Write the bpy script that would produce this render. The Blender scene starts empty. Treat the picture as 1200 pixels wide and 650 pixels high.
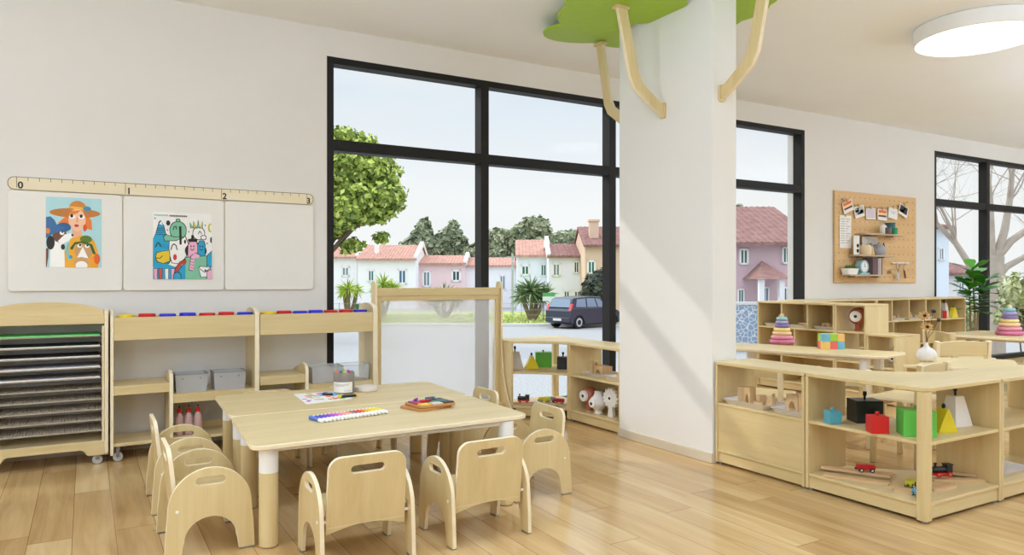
import bpy, bmesh, math, random
from mathutils import Vector, Matrix
from mathutils.geometry import tessellate_polygon
PI = math.pi
SC = bpy.context.scene
COL = SC.collection
random.seed(7)
# ------------------------------------------------------------------ camera numbers
F = 856.7; CX = 600.0; CY = 328.0; H = 1.2
CA, SA = 0.8637, 0.5041            # the wall runs along +X, the view looks along (SA, CA)
YAW = -math.atan2(SA, CA)

def at(u, v, z):
    """the point at height z that the photograph shows at pixel (u, v)"""
    r = (u - CX) / F; t = -(v - CY) / F
    k = (z - H) / t
    return Vector(((CA * r + SA) * k, (-SA * r + CA) * k, z))

def wallpt(u, v, y):
    r = (u - CX) / F; t = -(v - CY) / F
    k = y / (-SA * r + CA)
    return Vector(((CA * r + SA) * k, y, H + t * k))

def out(u, d, z=0.0):
    r = (u - CX) / F * d
    return Vector((CA * r + SA * d, -SA * r + CA * d, z))

def lin(c):
    c = c / 255.0
    return c / 12.92 if c <= 0.04045 else ((c + 0.055) / 1.055) ** 2.4

def RGB(r, g, b):
    return (lin(r), lin(g), lin(b), 1.0)

# ------------------------------------------------------------------ materials
def newmat(name):
    m = bpy.data.materials.new(name); m.use_nodes = True
    nt = m.node_tree
    return m, nt, nt.nodes['Principled BSDF']

def plain(name, rgb, rough=0.5, var=0.04, scale=12.0, metal=0.0, spec=0.5, bump=0.0):
    m, nt, b = newmat(name)
    c = RGB(*rgb)
    tc = nt.nodes.new('ShaderNodeTexCoord')
    nz = nt.nodes.new('ShaderNodeTexNoise'); nz.inputs['Scale'].default_value = scale; nz.inputs['Detail'].default_value = 4
    nt.links.new(tc.outputs['Object'], nz.inputs['Vector'])
    rp = nt.nodes.new('ShaderNodeValToRGB')
    rp.color_ramp.elements[0].position = 0.3; rp.color_ramp.elements[1].position = 0.7
    rp.color_ramp.elements[0].color = (c[0] * (1 - var), c[1] * (1 - var), c[2] * (1 - var), 1)
    rp.color_ramp.elements[1].color = (min(1, c[0] * (1 + var)), min(1, c[1] * (1 + var)), min(1, c[2] * (1 + var)), 1)
    nt.links.new(nz.outputs['Fac'], rp.inputs['Fac'])
    nt.links.new(rp.outputs['Color'], b.inputs['Base Color'])
    b.inputs['Roughness'].default_value = rough
    b.inputs['Metallic'].default_value = metal
    b.inputs['Specular IOR Level'].default_value = spec
    if bump:
        bp = nt.nodes.new('ShaderNodeBump'); bp.inputs['Strength'].default_value = bump; bp.inputs['Distance'].default_value = 0.01
        nt.links.new(nz.outputs['Fac'], bp.inputs['Height']); nt.links.new(bp.outputs['Normal'], b.inputs['Normal'])
    return m

def wood(name, lo, hi, axis=2, rough=0.42, scale=7.0):
    m, nt, b = newmat(name)
    tc = nt.nodes.new('ShaderNodeTexCoord')
    mp = nt.nodes.new('ShaderNodeMapping')
    s = [scale] * 3; s[axis] = scale * 0.09
    mp.inputs['Scale'].default_value = s
    nt.links.new(tc.outputs['Object'], mp.inputs['Vector'])
    nz = nt.nodes.new('ShaderNodeTexNoise'); nz.inputs['Scale'].default_value = 1.6; nz.inputs['Detail'].default_value = 7; nz.inputs['Distortion'].default_value = 0.6
    nt.links.new(mp.outputs['Vector'], nz.inputs['Vector'])
    mp2 = nt.nodes.new('ShaderNodeMapping')
    s2 = [scale * 16] * 3; s2[axis] = scale * 0.5
    mp2.inputs['Scale'].default_value = s2
    nt.links.new(tc.outputs['Object'], mp2.inputs['Vector'])
    n2 = nt.nodes.new('ShaderNodeTexNoise'); n2.inputs['Scale'].default_value = 1.0; n2.inputs['Detail'].default_value = 3
    nt.links.new(mp2.outputs['Vector'], n2.inputs['Vector'])
    mx = nt.nodes.new('ShaderNodeMath'); mx.operation = 'MULTIPLY_ADD'
    mx.inputs[1].default_value = 0.35
    nt.links.new(n2.outputs['Fac'], mx.inputs[0]); nt.links.new(nz.outputs['Fac'], mx.inputs[2])
    rp = nt.nodes.new('ShaderNodeValToRGB')
    rp.color_ramp.elements[0].position = 0.42; rp.color_ramp.elements[1].position = 0.95
    rp.color_ramp.elements[0].color = RGB(*lo); rp.color_ramp.elements[1].color = RGB(*hi)
    nt.links.new(mx.outputs[0], rp.inputs['Fac'])
    nt.links.new(rp.outputs['Color'], b.inputs['Base Color'])
    b.inputs['Roughness'].default_value = rough
    return m

def clear(name, tint=(250, 252, 253), milk=0.0, milkcol=(225, 225, 225), gloss=0.06, rough=0.02):
    """thin clear sheet: transparent + a little mirror reflection (+ some milky diffuse)"""
    m = bpy.data.materials.new(name); m.use_nodes = True
    nt = m.node_tree; nt.nodes.clear()
    o = nt.nodes.new('ShaderNodeOutputMaterial')
    tr = nt.nodes.new('ShaderNodeBsdfTransparent'); tr.inputs['Color'].default_value = RGB(*tint)
    gl = nt.nodes.new('ShaderNodeBsdfGlossy'); gl.inputs['Roughness'].default_value = rough
    fr = nt.nodes.new('ShaderNodeFresnel'); fr.inputs['IOR'].default_value = 1.35
    ml = nt.nodes.new('ShaderNodeMath'); ml.operation = 'MULTIPLY'; ml.inputs[1].default_value = gloss * 10
    nt.links.new(fr.outputs[0], ml.inputs[0])
    mx = nt.nodes.new('ShaderNodeMixShader')
    nt.links.new(ml.outputs[0], mx.inputs[0]); nt.links.new(tr.outputs[0], mx.inputs[1]); nt.links.new(gl.outputs[0], mx.inputs[2])
    last = mx
    if milk:
        df = nt.nodes.new('ShaderNodeBsdfDiffuse'); df.inputs['Color'].default_value = RGB(*milkcol)
        m2 = nt.nodes.new('ShaderNodeMixShader'); m2.inputs[0].default_value = milk
        nt.links.new(mx.outputs[0], m2.inputs[1]); nt.links.new(df.outputs[0], m2.inputs[2])
        last = m2
    nt.links.new(last.outputs[0], o.inputs['Surface'])
    return m

def emit(name, rgb, s):
    m = bpy.data.materials.new(name); m.use_nodes = True
    nt = m.node_tree; nt.nodes.clear()
    o = nt.nodes.new('ShaderNodeOutputMaterial'); e = nt.nodes.new('ShaderNodeEmission')
    e.inputs['Color'].default_value = RGB(*rgb); e.inputs['Strength'].default_value = s
    nt.links.new(e.outputs[0], o.inputs['Surface'])
    return m

BLO, BHI = (205, 181, 128), (223, 202, 153)
WX = wood('birch_x', BLO, BHI, 0)
WY = wood('birch_y', BLO, BHI, 1)
WZ = wood('birch_z', BLO, BHI, 2)
EDGE = wood('birch_edge', (232, 214, 178), (240, 226, 196), 0, 0.5)
PALE = wood('pale_ply', (222, 204, 166), (234, 219, 186), 0, 0.5)
TRACK = wood('beech_track', (204, 168, 120), (220, 188, 142), 0, 0.5, 20)
BLOCK = wood('plain_block', (196, 160, 112), (214, 182, 136), 2, 0.6, 20)
WHITE = plain('white_paint', (240, 240, 238), 0.35, 0.01)
BOARD = plain('whiteboard_white', (232, 229, 222), 0.3, 0.008)
WALLM = plain('warm_white_wall', (226, 223, 218), 0.85, 0.012, 3.0)
PILM = plain('pillar_white', (232, 230, 226), 0.85, 0.01, 3.0)
CEILM = plain('ceiling_white', (240, 240, 239), 0.9, 0.01, 2.0)
FRAME = plain('dark_bronze_metal', (30, 28, 25), 0.55, 0.04, spec=0.25)
BASEB = wood('pale_baseboard', (206, 194, 172), (218, 207, 186), 1, 0.5)
STEEL = plain('grey_steel', (150, 148, 142), 0.35, 0.04, metal=0.8)
WIRE = plain('wire_grey', (178, 164, 142), 0.5, 0.05)
RUBBER = plain('grey_rubber', (186, 184, 178), 0.6, 0.03)
HUB = plain('hub_dark', (92, 88, 84), 0.5, 0.03)
BLACK = plain('black', (22, 22, 23), 0.45, 0.05)
RED = plain('red', (206, 24, 26), 0.35, 0.03)
BLUE = plain('blue', (40, 44, 214), 0.35, 0.03)
YEL = plain('yellow', (238, 204, 28), 0.35, 0.03)
GREEN = plain('green', (98, 190, 62), 0.4, 0.03)
LEAFG = plain('canopy_green', (158, 192, 40), 0.55, 0.03)
GLASS = clear('window_glass', tint=(253, 254, 254), gloss=0.005)
ACRYL = clear('clear_acrylic', (252, 253, 253), 0.16, (244, 245, 246), 0.05)
HAZY = clear('hazy_acrylic', (250, 250, 250), 0.34, (232, 230, 227), 0.05)
EASELP = clear('easel_sheet', (253, 253, 253), 0.33, (248, 248, 247), 0.01)
SMOKE = clear('smoky_plastic', (205, 203, 200), 0.55, (196, 194, 190), 0.05)
GREYP = plain('grey_plastic', (176, 174, 171), 0.45, 0.02)
PAPER = plain('white_paper', (240, 238, 234), 0.8, 0.02)

_mats = {}
def paint(rgb, rough=0.45):
    k = (tuple(rgb), rough)
    if k not in _mats:
        _mats[k] = plain('paint_%d_%d_%d' % tuple(rgb), rgb, rough, 0.025)
    return _mats[k]

# ------------------------------------------------------------------ mesh builder
class MB:
    def __init__(s): s.v = []; s.f = []; s.m = []; s.M = None
    def add(s, vs, fs, m=0):
        b = len(s.v)
        for p in vs:
            p = Vector(p)
            s.v.append(tuple(s.M @ p) if s.M is not None else tuple(p))
        for i, f in enumerate(fs):
            s.f.append(tuple(b + j for j in f)); s.m.append(m[i] if isinstance(m, (list, tuple)) else m)
        return s
    def box(s, x0, x1, y0, y1, z0, z1, m=0):
        vs = [(x0, y0, z0), (x1, y0, z0), (x1, y1, z0), (x0, y1, z0), (x0, y0, z1), (x1, y0, z1), (x1, y1, z1), (x0, y1, z1)]
        return s.add(vs, [(0, 3, 2, 1), (4, 5, 6, 7), (0, 1, 5, 4), (1, 2, 6, 5), (2, 3, 7, 6), (3, 0, 4, 7)], m)
    def prism(s, pts, plane, a, b, m=0, me=None, holes=()):
        """outline in a plane, pushed from a to b along the third axis; holes go right through"""
        me = m if me is None else me
        def P(p, t):
            return {'xy': (p[0], p[1], t), 'xz': (p[0], t, p[1]), 'yz': (t, p[0], p[1])}[plane]
        loops = [list(pts)] + [list(h) for h in holes]
        flat = [p for l in loops for p in l]
        n = len(flat)
        vs = [P(p, a) for p in flat] + [P(p, b) for p in flat]
        if holes:
            tris = tessellate_polygon([[Vector((p[0], p[1], 0)) for p in l] for l in loops])
            fs = [tuple(t) for t in tris] + [tuple(n + i for i in reversed(t)) for t in tris]
        else:
            fs = [tuple(range(n)), tuple(n + i for i in reversed(range(n)))]
        ms = [m] * len(fs)
        o = 0
        for l in loops:
            k = len(l)
            for i in range(k):
                j = (i + 1) % k
                fs.append((o + i, o + j, n + o + j, n + o + i)); ms.append(me)
            o += k
        return s.add(vs, fs, ms)
    def lathe(s, prof, n=24, c=(0, 0, 0), m=0, axis='z'):
        vs = []; fs = []; ms = []
        for r, z in prof:
            for i in range(n):
                a = 2 * PI * i / n
                p = (r * math.cos(a), r * math.sin(a), z)
                if axis == 'x': p = (z, p[0], p[1])
                if axis == 'y': p = (p[0], z, p[1])
                vs.append((p[0] + c[0], p[1] + c[1], p[2] + c[2]))
        k = len(prof)
        for j in range(k - 1):
            for i in range(n):
                i2 = (i + 1) % n
                fs.append((j * n + i, j * n + i2, (j + 1) * n + i2, (j + 1) * n + i))
                ms.append(m[j] if isinstance(m, (list, tuple)) else m)
        if prof[0][0] > 1e-6: fs.append(tuple(reversed(range(n)))); ms.append(m[0] if isinstance(m, (list, tuple)) else m)
        if prof[-1][0] > 1e-6: fs.append(tuple(range((k - 1) * n, k * n))); ms.append(m[-1] if isinstance(m, (list, tuple)) else m)
        return s.add(vs, fs, ms)
    def cyl(s, c, r, z0, z1, n=20, m=0, axis='z'):
        return s.lathe([(r, z0), (r, z1)], n, c, m, axis)
    def ball(s, c, r, n=14, k=8, m=0):
        r = r if isinstance(r, (tuple, list)) else (r, r, r)
        vs = []; fs = []
        for j in range(k + 1):
            t = PI * j / k
            for i in range(n):
                a = 2 * PI * i / n
                vs.append((c[0] + r[0] * math.sin(t) * math.cos(a), c[1] + r[1] * math.sin(t) * math.sin(a), c[2] - r[2] * math.cos(t)))
        for j in range(k):
            for i in range(n):
                i2 = (i + 1) % n
                fs.append((j * n + i, j * n + i2, (j + 1) * n + i2, (j + 1) * n + i))
        return s.add(vs, fs, m)
    def tube(s, pts, r, n=8, m=0):
        pts = [Vector(p) for p in pts]
        rs = r if isinstance(r, (list, tuple)) else [r] * len(pts)
        vs = []; fs = []
        up = None
        for i, p in enumerate(pts):
            d = (pts[min(i + 1, len(pts) - 1)] - pts[max(i - 1, 0)])
            d = d.normalized() if d.length > 1e-9 else Vector((0, 0, 1))
            if up is None:
                up = Vector((0, 0, 1)) if abs(d.z) < 0.9 else Vector((1, 0, 0))
            x = d.cross(up)
            if x.length < 1e-6: x = d.cross(Vector((0, 1, 0)))
            x.normalize(); y = x.cross(d).normalized(); up = y
            for k in range(n):
                a = 2 * PI * k / n
                vs.append(tuple(p + (x * math.cos(a) + y * math.sin(a)) * rs[i]))
        for i in range(len(pts) - 1):
            for k in range(n):
                k2 = (k + 1) % n
                fs.append((i * n + k, i * n + k2, (i + 1) * n + k2, (i + 1) * n + k))
        fs.append(tuple(reversed(range(n)))); fs.append(tuple(range((len(pts) - 1) * n, len(pts) * n)))
        return s.add(vs, fs, m)
    def flat(s, pts, y, m=0):
        """a flat patch in the xz plane facing -y"""
        return s.add([(p[0], y, p[1]) for p in pts], [tuple(range(len(pts)))], m)
    def build(s, name, mats, parent=None, bevel=0.0, seg=2, bmat=-1, smooth=True, loc=None, ang=38, weld=True):
        me = bpy.data.meshes.new(name)
        me.from_pydata(s.v, [], s.f)
        mats = mats if isinstance(mats, (list, tuple)) else [mats]
        for m in mats: me.materials.append(m)
        me.polygons.foreach_set('material_index', s.m)
        bm = bmesh.new(); bm.from_mesh(me)
        if weld: bmesh.ops.remove_doubles(bm, verts=bm.verts, dist=1e-6)
        if weld: bmesh.ops.recalc_face_normals(bm, faces=bm.faces)
        bm.to_mesh(me); bm.free()
        if smooth:
            me.polygons.foreach_set('use_smooth', [True] * len(me.polygons))
            me.set_sharp_from_angle(angle=math.radians(ang))
        o = bpy.data.objects.new(name, me); COL.objects.link(o)
        if parent is not None: o.parent = parent
        if loc is not None: o.location = loc
        if bevel:
            md = o.modifiers.new('edge', 'BEVEL'); md.width = bevel; md.segments = seg
            md.limit_method = 'ANGLE'; md.angle_limit = math.radians(50); md.material = bmat
            md.harden_normals = True if smooth else False
        return o

def tag(o, label, cat, group=None):
    o['label'] = label; o['category'] = cat
    if group: o['group'] = group
    return o

def thing(name, label, cat, loc=(0, 0, 0), rz=0.0, group=None):
    o = bpy.data.objects.new(name, None); COL.objects.link(o)
    o.empty_display_size = 0.05
    o.location = loc; o.rotation_euler = (0, 0, rz)
    return tag(o, label, cat, group)

def struct(o):
    o['kind'] = 'structure'; return o

def dup(root, loc, rz, label, group=None):
    r = root.copy(); COL.objects.link(r)
    r.location = loc; r.rotation_euler = (0, 0, rz); r['label'] = label
    if group: r['group'] = group
    for ch in list(root.children):
        c = ch.copy(); COL.objects.link(c); c.parent = r
        for g in list(ch.children):
            d = g.copy(); COL.objects.link(d); d.parent = c
    return r

def rrect(x0, x1, y0, y1, r, n=5, corners=(1, 1, 1, 1)):
    """rounded rectangle, counter-clockwise from the lower left"""
    pts = []
    for (cx, cy, a0, on) in ((x0 + r, y0 + r, PI, corners[0]), (x1 - r, y0 + r, 1.5 * PI, corners[1]), (x1 - r, y1 - r, 0, corners[2]), (x0 + r, y1 - r, 0.5 * PI, corners[3])):
        if on:
            for i in range(n + 1):
                a = a0 + 0.5 * PI * i / n
                pts.append((cx + r * math.cos(a), cy + r * math.sin(a)))
        else:
            pts.append((cx + r * (1 if math.cos(a0 + PI / 4) > 0 else -1), cy + r * (1 if math.sin(a0 + PI / 4) > 0 else -1)))
    return pts

def stadium(cx, cy, w, h, n=6):
    r = h / 2; pts = []
    for i in range(n + 1):
        a = -PI / 2 + PI * i / n; pts.append((cx + w / 2 - r + r * math.cos(a), cy + r * math.sin(a)))
    for i in range(n + 1):
        a = PI / 2 + PI * i / n; pts.append((cx - w / 2 + r + r * math.cos(a), cy + r * math.sin(a)))
    return pts

def ell(cx, cy, rx, ry=None, n=20, a0=0.0, a1=2 * PI):
    ry = rx if ry is None else ry
    full = abs(a1 - a0 - 2 * PI) < 1e-6
    k = n if full else n + 1
    return [(cx + rx * math.cos(a0 + (a1 - a0) * i / n), cy + ry * math.sin(a0 + (a1 - a0) * i / n)) for i in range(k)]

def roundpoly(pts, r, n=4):
    """round the corners of a convex outline"""
    res = []; k = len(pts)
    for i in range(k):
        p = Vector(pts[i]); a = Vector(pts[i - 1]); b = Vector(pts[(i + 1) % k])
        da = (a - p).normalized(); db = (b - p).normalized()
        s, e = p + da * r, p + db * r
        for j in range(n + 1):
            t = j / n
            q = s * (1 - t) ** 2 + p * 2 * t * (1 - t) + e * t * t
            res.append((q.x, q.y))
    return res
# ------------------------------------------------------------------ camera, sky, lights
cam = bpy.data.cameras.new('camera'); camo = bpy.data.objects.new('camera', cam); COL.objects.link(camo)
camo.location = (0, 0, H); camo.rotation_euler = (PI / 2, 0, YAW)
cam.sensor_width = 36.0; cam.lens = F / 1200.0 * 36.0; cam.shift_y = 3.0 / 1200.0
cam.clip_end = 400
SC.camera = camo
SC.view_settings.view_transform = 'Standard'; SC.view_settings.look = 'None'
SC.view_settings.gamma = 1.0; SC.view_settings.use_curve_mapping = False
SC.view_settings.exposure = 0.0
SC.cycles.use_denoising = True
SC.cycles.max_bounces = 10; SC.cycles.diffuse_bounces = 6; SC.cycles.transparent_max_bounces = 24
SC.cycles.sample_clamp_indirect = 6.0
SC.cycles.caustics_reflective = False; SC.cycles.caustics_refractive = False

w = bpy.data.worlds.new('sky'); SC.world = w; w.use_nodes = True
nt = w.node_tree; bg = nt.nodes['Background']
tc = nt.nodes.new('ShaderNodeTexCoord')
sp = nt.nodes.new('ShaderNodeSeparateXYZ'); nt.links.new(tc.outputs['Generated'], sp.inputs[0])
rp = nt.nodes.new('ShaderNodeValToRGB')
e = rp.color_ramp.elements
e[0].position = 0.0; e[0].color = (0.97, 0.975, 0.97, 1)
e[1].position = 0.62; e[1].color = (0.74, 0.84, 0.95, 1)
k = e.new(0.10); k.color = (0.96, 0.97, 0.97, 1)
k = e.new(0.24); k.color = (0.77, 0.85, 0.93, 1)
nt.links.new(sp.outputs['Z'], rp.inputs['Fac'])
mp = nt.nodes.new('ShaderNodeMapping'); mp.inputs['Scale'].default_value = (1.6, 1.6, 5.0)
nt.links.new(tc.outputs['Generated'], mp.inputs['Vector'])
nz = nt.nodes.new('ShaderNodeTexNoise'); nz.inputs['Scale'].default_value = 1.7; nz.inputs['Detail'].default_value = 6
nt.links.new(mp.outputs['Vector'], nz.inputs['Vector'])
cr = nt.nodes.new('ShaderNodeValToRGB'); cr.color_ramp.elements[0].position = 0.42; cr.color_ramp.elements[1].position = 0.72
nt.links.new(nz.outputs['Fac'], cr.inputs['Fac'])
mx = nt.nodes.new('ShaderNodeMix'); mx.data_type = 'RGBA'
nt.links.new(cr.outputs['Color'], mx.inputs[0]); nt.links.new(rp.outputs['Color'], mx.inputs[6]); mx.inputs[7].default_value = (0.92, 0.93, 0.93, 1)
nt.links.new(mx.outputs[2], bg.inputs['Color'])
# an overcast sky is about three times brighter overhead than at the horizon
mr = nt.nodes.new('ShaderNodeMapRange'); mr.inputs['From Min'].default_value = 0.32; mr.inputs['From Max'].default_value = 1.0
mr.inputs['To Min'].default_value = 1.0; mr.inputs['To Max'].default_value = 3.4
nt.links.new(sp.outputs['Z'], mr.inputs['Value']); nt.links.new(mr.outputs[0], bg.inputs['Strength'])

sun = bpy.data.lights.new('sun', 'SUN'); sun.energy = 1.3; sun.angle = math.radians(1.2); sun.color = (1.0, 0.95, 0.88)
so = bpy.data.objects.new('sun', sun); COL.objects.link(so)
so.rotation_euler = Vector((0.62, -1.0, -0.80)).to_track_quat('-Z', 'Y').to_euler()

CZ = 3.237                                   # ceiling height
LAMP = Vector((6.158, 3.174, 0))
LCOL = (0.83, 0.99, 1.19)
def lamp_and_fill_light(x, y, p):  # disc light for the visible lamp and for added downward fills
    l = bpy.data.lights.new('ceiling_lamp_and_fill', 'AREA'); l.shape = 'DISK'; l.size = 0.84; l.energy = p; l.color = LCOL
    o = bpy.data.objects.new('ceiling_lamp_and_fill', l); COL.objects.link(o); o.location = (x, y, 3.118)
lamp_and_fill_light(LAMP.x, LAMP.y, 27.0)
# added unseen downlights without lamp bodies, to brighten floor and tables
for (x, y) in ((-1.7, 2.9), (1.3, 2.7), (1.3, -0.4), (5.2, -1.0), (8.0, 0.0), (9.4, 2.2), (12.6, 3.3), (-1.7, -0.4)):
    lamp_and_fill_light(x, y, 14.5)
POINT_FILLS = ((-3.0, -3.0, 110), (1.2, -5.2, 22), (5.2, -5.2, 22), (9.2, -4.6, 70), (13.2, -2.2, 95), (-3.2, 2.4, 84), (12.8, 2.6, 40))
def point_fill(x, y, z, e):  # bare point light, added as fill
    l = bpy.data.lights.new('added_point_fill', 'POINT'); l.shadow_soft_size = 0.45; l.energy = e; l.color = LCOL
    o = bpy.data.objects.new('added_point_fill', l); COL.objects.link(o); o.location = (x, y, z)
# added up-facing fill lights, out of view, to brighten the ceiling
for (x, y, e_) in ((-1.6, 2.6, 22), (1.3, 1.9, 30), (5.0, -0.2, 46), (8.6, 1.6, 56), (11.8, 2.4, 50), (1.0, -2.0, 34), (6.0, -2.0, 34)):
    l = bpy.data.lights.new('added_up_fill', 'AREA'); l.shape = 'DISK'; l.size = 0.9; l.energy = e_ * 1.3; l.color = (0.74, 0.99, 1.34)
    o = bpy.data.objects.new('added_up_fill', l); COL.objects.link(o); o.location = (x, y, 2.15); o.rotation_euler = (PI, 0, 0)
# added fill lights with no lamp bodies, behind and beside the camera
for (x, y, e_) in POINT_FILLS:
    point_fill(x, y, 1.7, e_)

# ------------------------------------------------------------------ the room
X0, X1, Y0, YW = -4.2, 15.4, -7.2, 5.85
W1 = (1.684, 7.512); W3 = (10.252, 14.55)
def floor_mat():
    m, nt, b = newmat('oak_floor')
    N = nt.nodes.new; L = nt.links.new
    tc = N('ShaderNodeTexCoord'); sp = N('ShaderNodeSeparateXYZ'); L(tc.outputs['Object'], sp.inputs[0])
    def math_(op, a, b=None, c=None):
        n = N('ShaderNodeMath'); n.operation = op
        for i, x in enumerate((a, b, c)):
            if x is None: continue
            if isinstance(x, (int, float)): n.inputs[i].default_value = x
            else: L(x, n.inputs[i])
        return n.outputs[0]
    xs = math_('DIVIDE', math_('ADD', sp.outputs['X'], 0.052), 0.176)
    row = math_('FLOOR', xs)
    wn = N('ShaderNodeTexWhiteNoise'); wn.noise_dimensions = '1D'; L(row, wn.inputs['W'])
    ys = math_('DIVIDE', math_('ADD', sp.outputs['Y'], math_('MULTIPLY', wn.outputs['Value'], 1.4)), 1.4)
    idn = math_('FLOOR', ys)
    cb = N('ShaderNodeCombineXYZ'); L(row, cb.inputs[0]); L(idn, cb.inputs[1])
    w2 = N('ShaderNodeTexWhiteNoise'); w2.noise_dimensions = '3D'; L(cb.outputs[0], w2.inputs['Vector'])
    fx = math_('FRACT', xs); fy = math_('FRACT', ys)
    gx = math_('LESS_THAN', math_('ABSOLUTE', math_('SUBTRACT', fx, 0.5)), 0.492)
    gy = math_('LESS_THAN', math_('ABSOLUTE', math_('SUBTRACT', fy, 0.5)), 0.4985)
    gap = math_('MULTIPLY', gx, gy)
    # grain: long streaks shifted per plank
    cv = N('ShaderNodeCombineXYZ')
    L(math_('ADD', math_('MULTIPLY', sp.outputs['X'], 9.0), math_('MULTIPLY', w2.outputs['Value'], 40.0)), cv.inputs[0])
    L(math_('MULTIPLY', sp.outputs['Y'], 0.9), cv.inputs[1])
    n1 = N('ShaderNodeTexNoise'); n1.inputs['Scale'].default_value = 1.0; n1.inputs['Detail'].default_value = 8; n1.inputs['Distortion'].default_value = 1.0
    L(cv.outputs[0], n1.inputs['Vector'])
    cv2 = N('ShaderNodeCombineXYZ')
    L(math_('MULTIPLY', sp.outputs['X'], 90.0), cv2.inputs[0]); L(math_('MULTIPLY', sp.outputs['Y'], 4.0), cv2.inputs[1]); L(w2.outputs['Value'], cv2.inputs[2])
    n2 = N('ShaderNodeTexNoise'); n2.inputs['Scale'].default_value = 1.0; n2.inputs['Detail'].default_value = 3
    L(cv2.outputs[0], n2.inputs['Vector'])
    t = math_('ADD', math_('MULTIPLY', n1.outputs['Fac'], 0.75), math_('ADD', math_('MULTIPLY', n2.outputs['Fac'], 0.16), math_('MULTIPLY', w2.outputs['Value'], 0.30)))
    r1 = N('ShaderNodeValToRGB'); e = r1.color_ramp.elements
    e[0].position = 0.30; e[0].color = RGB(*FLO); e[1].position = 0.90; e[1].color = RGB(*FHI)
    q = e.new(0.6); q.color = RGB(*FMID)
    L(t, r1.inputs['Fac'])
    # knots
    vo = N('ShaderNodeTexVoronoi'); vo.inputs['Scale'].default_value = 1.0
    cv3 = N('ShaderNodeCombineXYZ'); L(math_('MULTIPLY', sp.outputs['X'], 2.6), cv3.inputs[0]); L(math_('MULTIPLY', sp.outputs['Y'], 1.5), cv3.inputs[1])
    L(cv3.outputs[0], vo.inputs['Vector'])
    kn = N('ShaderNodeValToRGB'); kn.color_ramp.elements[0].position = 0.012; kn.color_ramp.elements[0].color = (1, 1, 1, 1)
    kn.color_ramp.elements[1].position = 0.05; kn.color_ramp.elements[1].color = (0, 0, 0, 1)
    L(vo.outputs['Distance'], kn.inputs['Fac'])
    m1 = N('ShaderNodeMix'); m1.data_type = 'RGBA'
    L(math_('MULTIPLY', kn.outputs['Color'], 0.75), m1.inputs[0]); L(r1.outputs['Color'], m1.inputs[6]); m1.inputs[7].default_value = RGB(120, 72, 38)
    m2 = N('ShaderNodeMix'); m2.data_type = 'RGBA'
    L(gap, m2.inputs[0]); m2.inputs[6].default_value = RGB(142, 100, 62); L(m1.outputs[2], m2.inputs[7])
    L(m2.outputs[2], b.inputs['Base Color'])
    b.inputs['Roughness'].default_value = 0.17
    b.inputs['Specular IOR Level'].default_value = 0.5
    bp = N('ShaderNodeBump'); bp.inputs['Strength'].default_value = 0.05; bp.inputs['Distance'].default_value = 0.004
    L(n2.outputs['Fac'], bp.inputs['Height']); L(bp.outputs['Normal'], b.inputs['Normal'])
    return m
FLO, FMID, FHI = (171, 132, 83), (203, 168, 115), (224, 196, 148)
struct(MB().box(X0, X1, Y0, YW + 0.25, -0.12, 0).build('floor', floor_mat(), smooth=False))
struct(MB().box(X0, X1, Y0, YW + 0.25, CZ, CZ + 0.15).build('ceiling', CEILM, smooth=False))
def opening(a): return [(a[0], -0.02), (a[1], -0.02), (a[1], 3.01), (a[0], 3.01)]
mb = MB()
for (xa, xb, za, zb) in ((X0, W1[0], 0, CZ), (W1[1], W3[0], 0, CZ), (W3[1], X1, 0, CZ), (W1[0], W1[1], 3.01, CZ), (W3[0], W3[1], 3.01, CZ)):
    mb.box(xa, xb, YW, YW + 0.25, za, zb)
struct(mb.build('wall_back', WALLM, smooth=False, weld=False))
struct(MB().box(X0 - 0.2, X0, Y0 - 0.2, YW + 0.25, -0.12, CZ + 0.15).build('wall_left', WALLM, smooth=False))
struct(MB().box(X1, X1 + 0.2, Y0 - 0.2, YW + 0.25, -0.12, CZ + 0.15).build('wall_right', WALLM, smooth=False))
struct(MB().box(X0, X1, Y0 - 0.2, Y0, -0.12, CZ + 0.15).build('wall_front', WALLM, smooth=False))
mb = MB()
for (xa, xb) in ((X0, W1[0]), (W1[1], W3[0]), (W3[1], X1)): mb.box(xa, xb, YW - 0.013, YW, 0, 0.07)
struct(mb.build('baseboard_back', BASEB, bevel=0.003))
PX0, PX1, PY0, PY1 = 3.547, 3.766, 3.472, 4.44
struct(MB().box(PX0, PX1, PY0, PY1, 0, CZ).build('pillar', PILM, bevel=0.004))
struct(MB().prism([(PX0 - 0.012, PY0 - 0.005), (PX1 + 0.012, PY0 - 0.005), (PX1 + 0.012, PY1 + 0.004), (PX0 - 0.012, PY1 + 0.004)], 'xy', 0, 0.066).build('trim_1', BASEB, bevel=0.004))

def window(name, x0, x1, mull, fl, fr):
    r = bpy.data.objects.new(name, None); COL.objects.link(r); r.location = (x0, YW, 0); struct(r)
    mb = MB(); L = x1 - x0
    ya, yb = 0.0, 0.12
    mb.box(0, fl, ya, yb, 0.0, 3.01); mb.box(L - fr, L, ya, yb, 0.0, 3.01)
    mb.box(fl, L - fr, ya + .003, yb - .003, 2.955, 3.01); mb.box(fl, L - fr, ya + .003, yb - .003, 0.0, 0.06)
    mb.box(fl, L - fr, ya + .003, yb - .003, 2.252, 2.342)
    for m in mull: mb.box(m - x0 - 0.04, m - x0 + 0.04, ya, yb, 0.001, 3.009)
    f = mb.build('window_frame', FRAME, r, weld=False, smooth=False)
    xs = [0] + [m - x0 for m in mull] + [L]
    for a, b in zip(xs[:-1], xs[1:]):
        for z0, z1 in ((0.03, 2.3), (2.3, 2.98)):
            MB().box(a, b, 0.095, 0.099, z0, z1).build('window_pane', GLASS, r, smooth=False)
    return r
window('window_1', W1[0], W1[1], (3.13, 4.59, 6.05), 0.056, 0.06)
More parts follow.
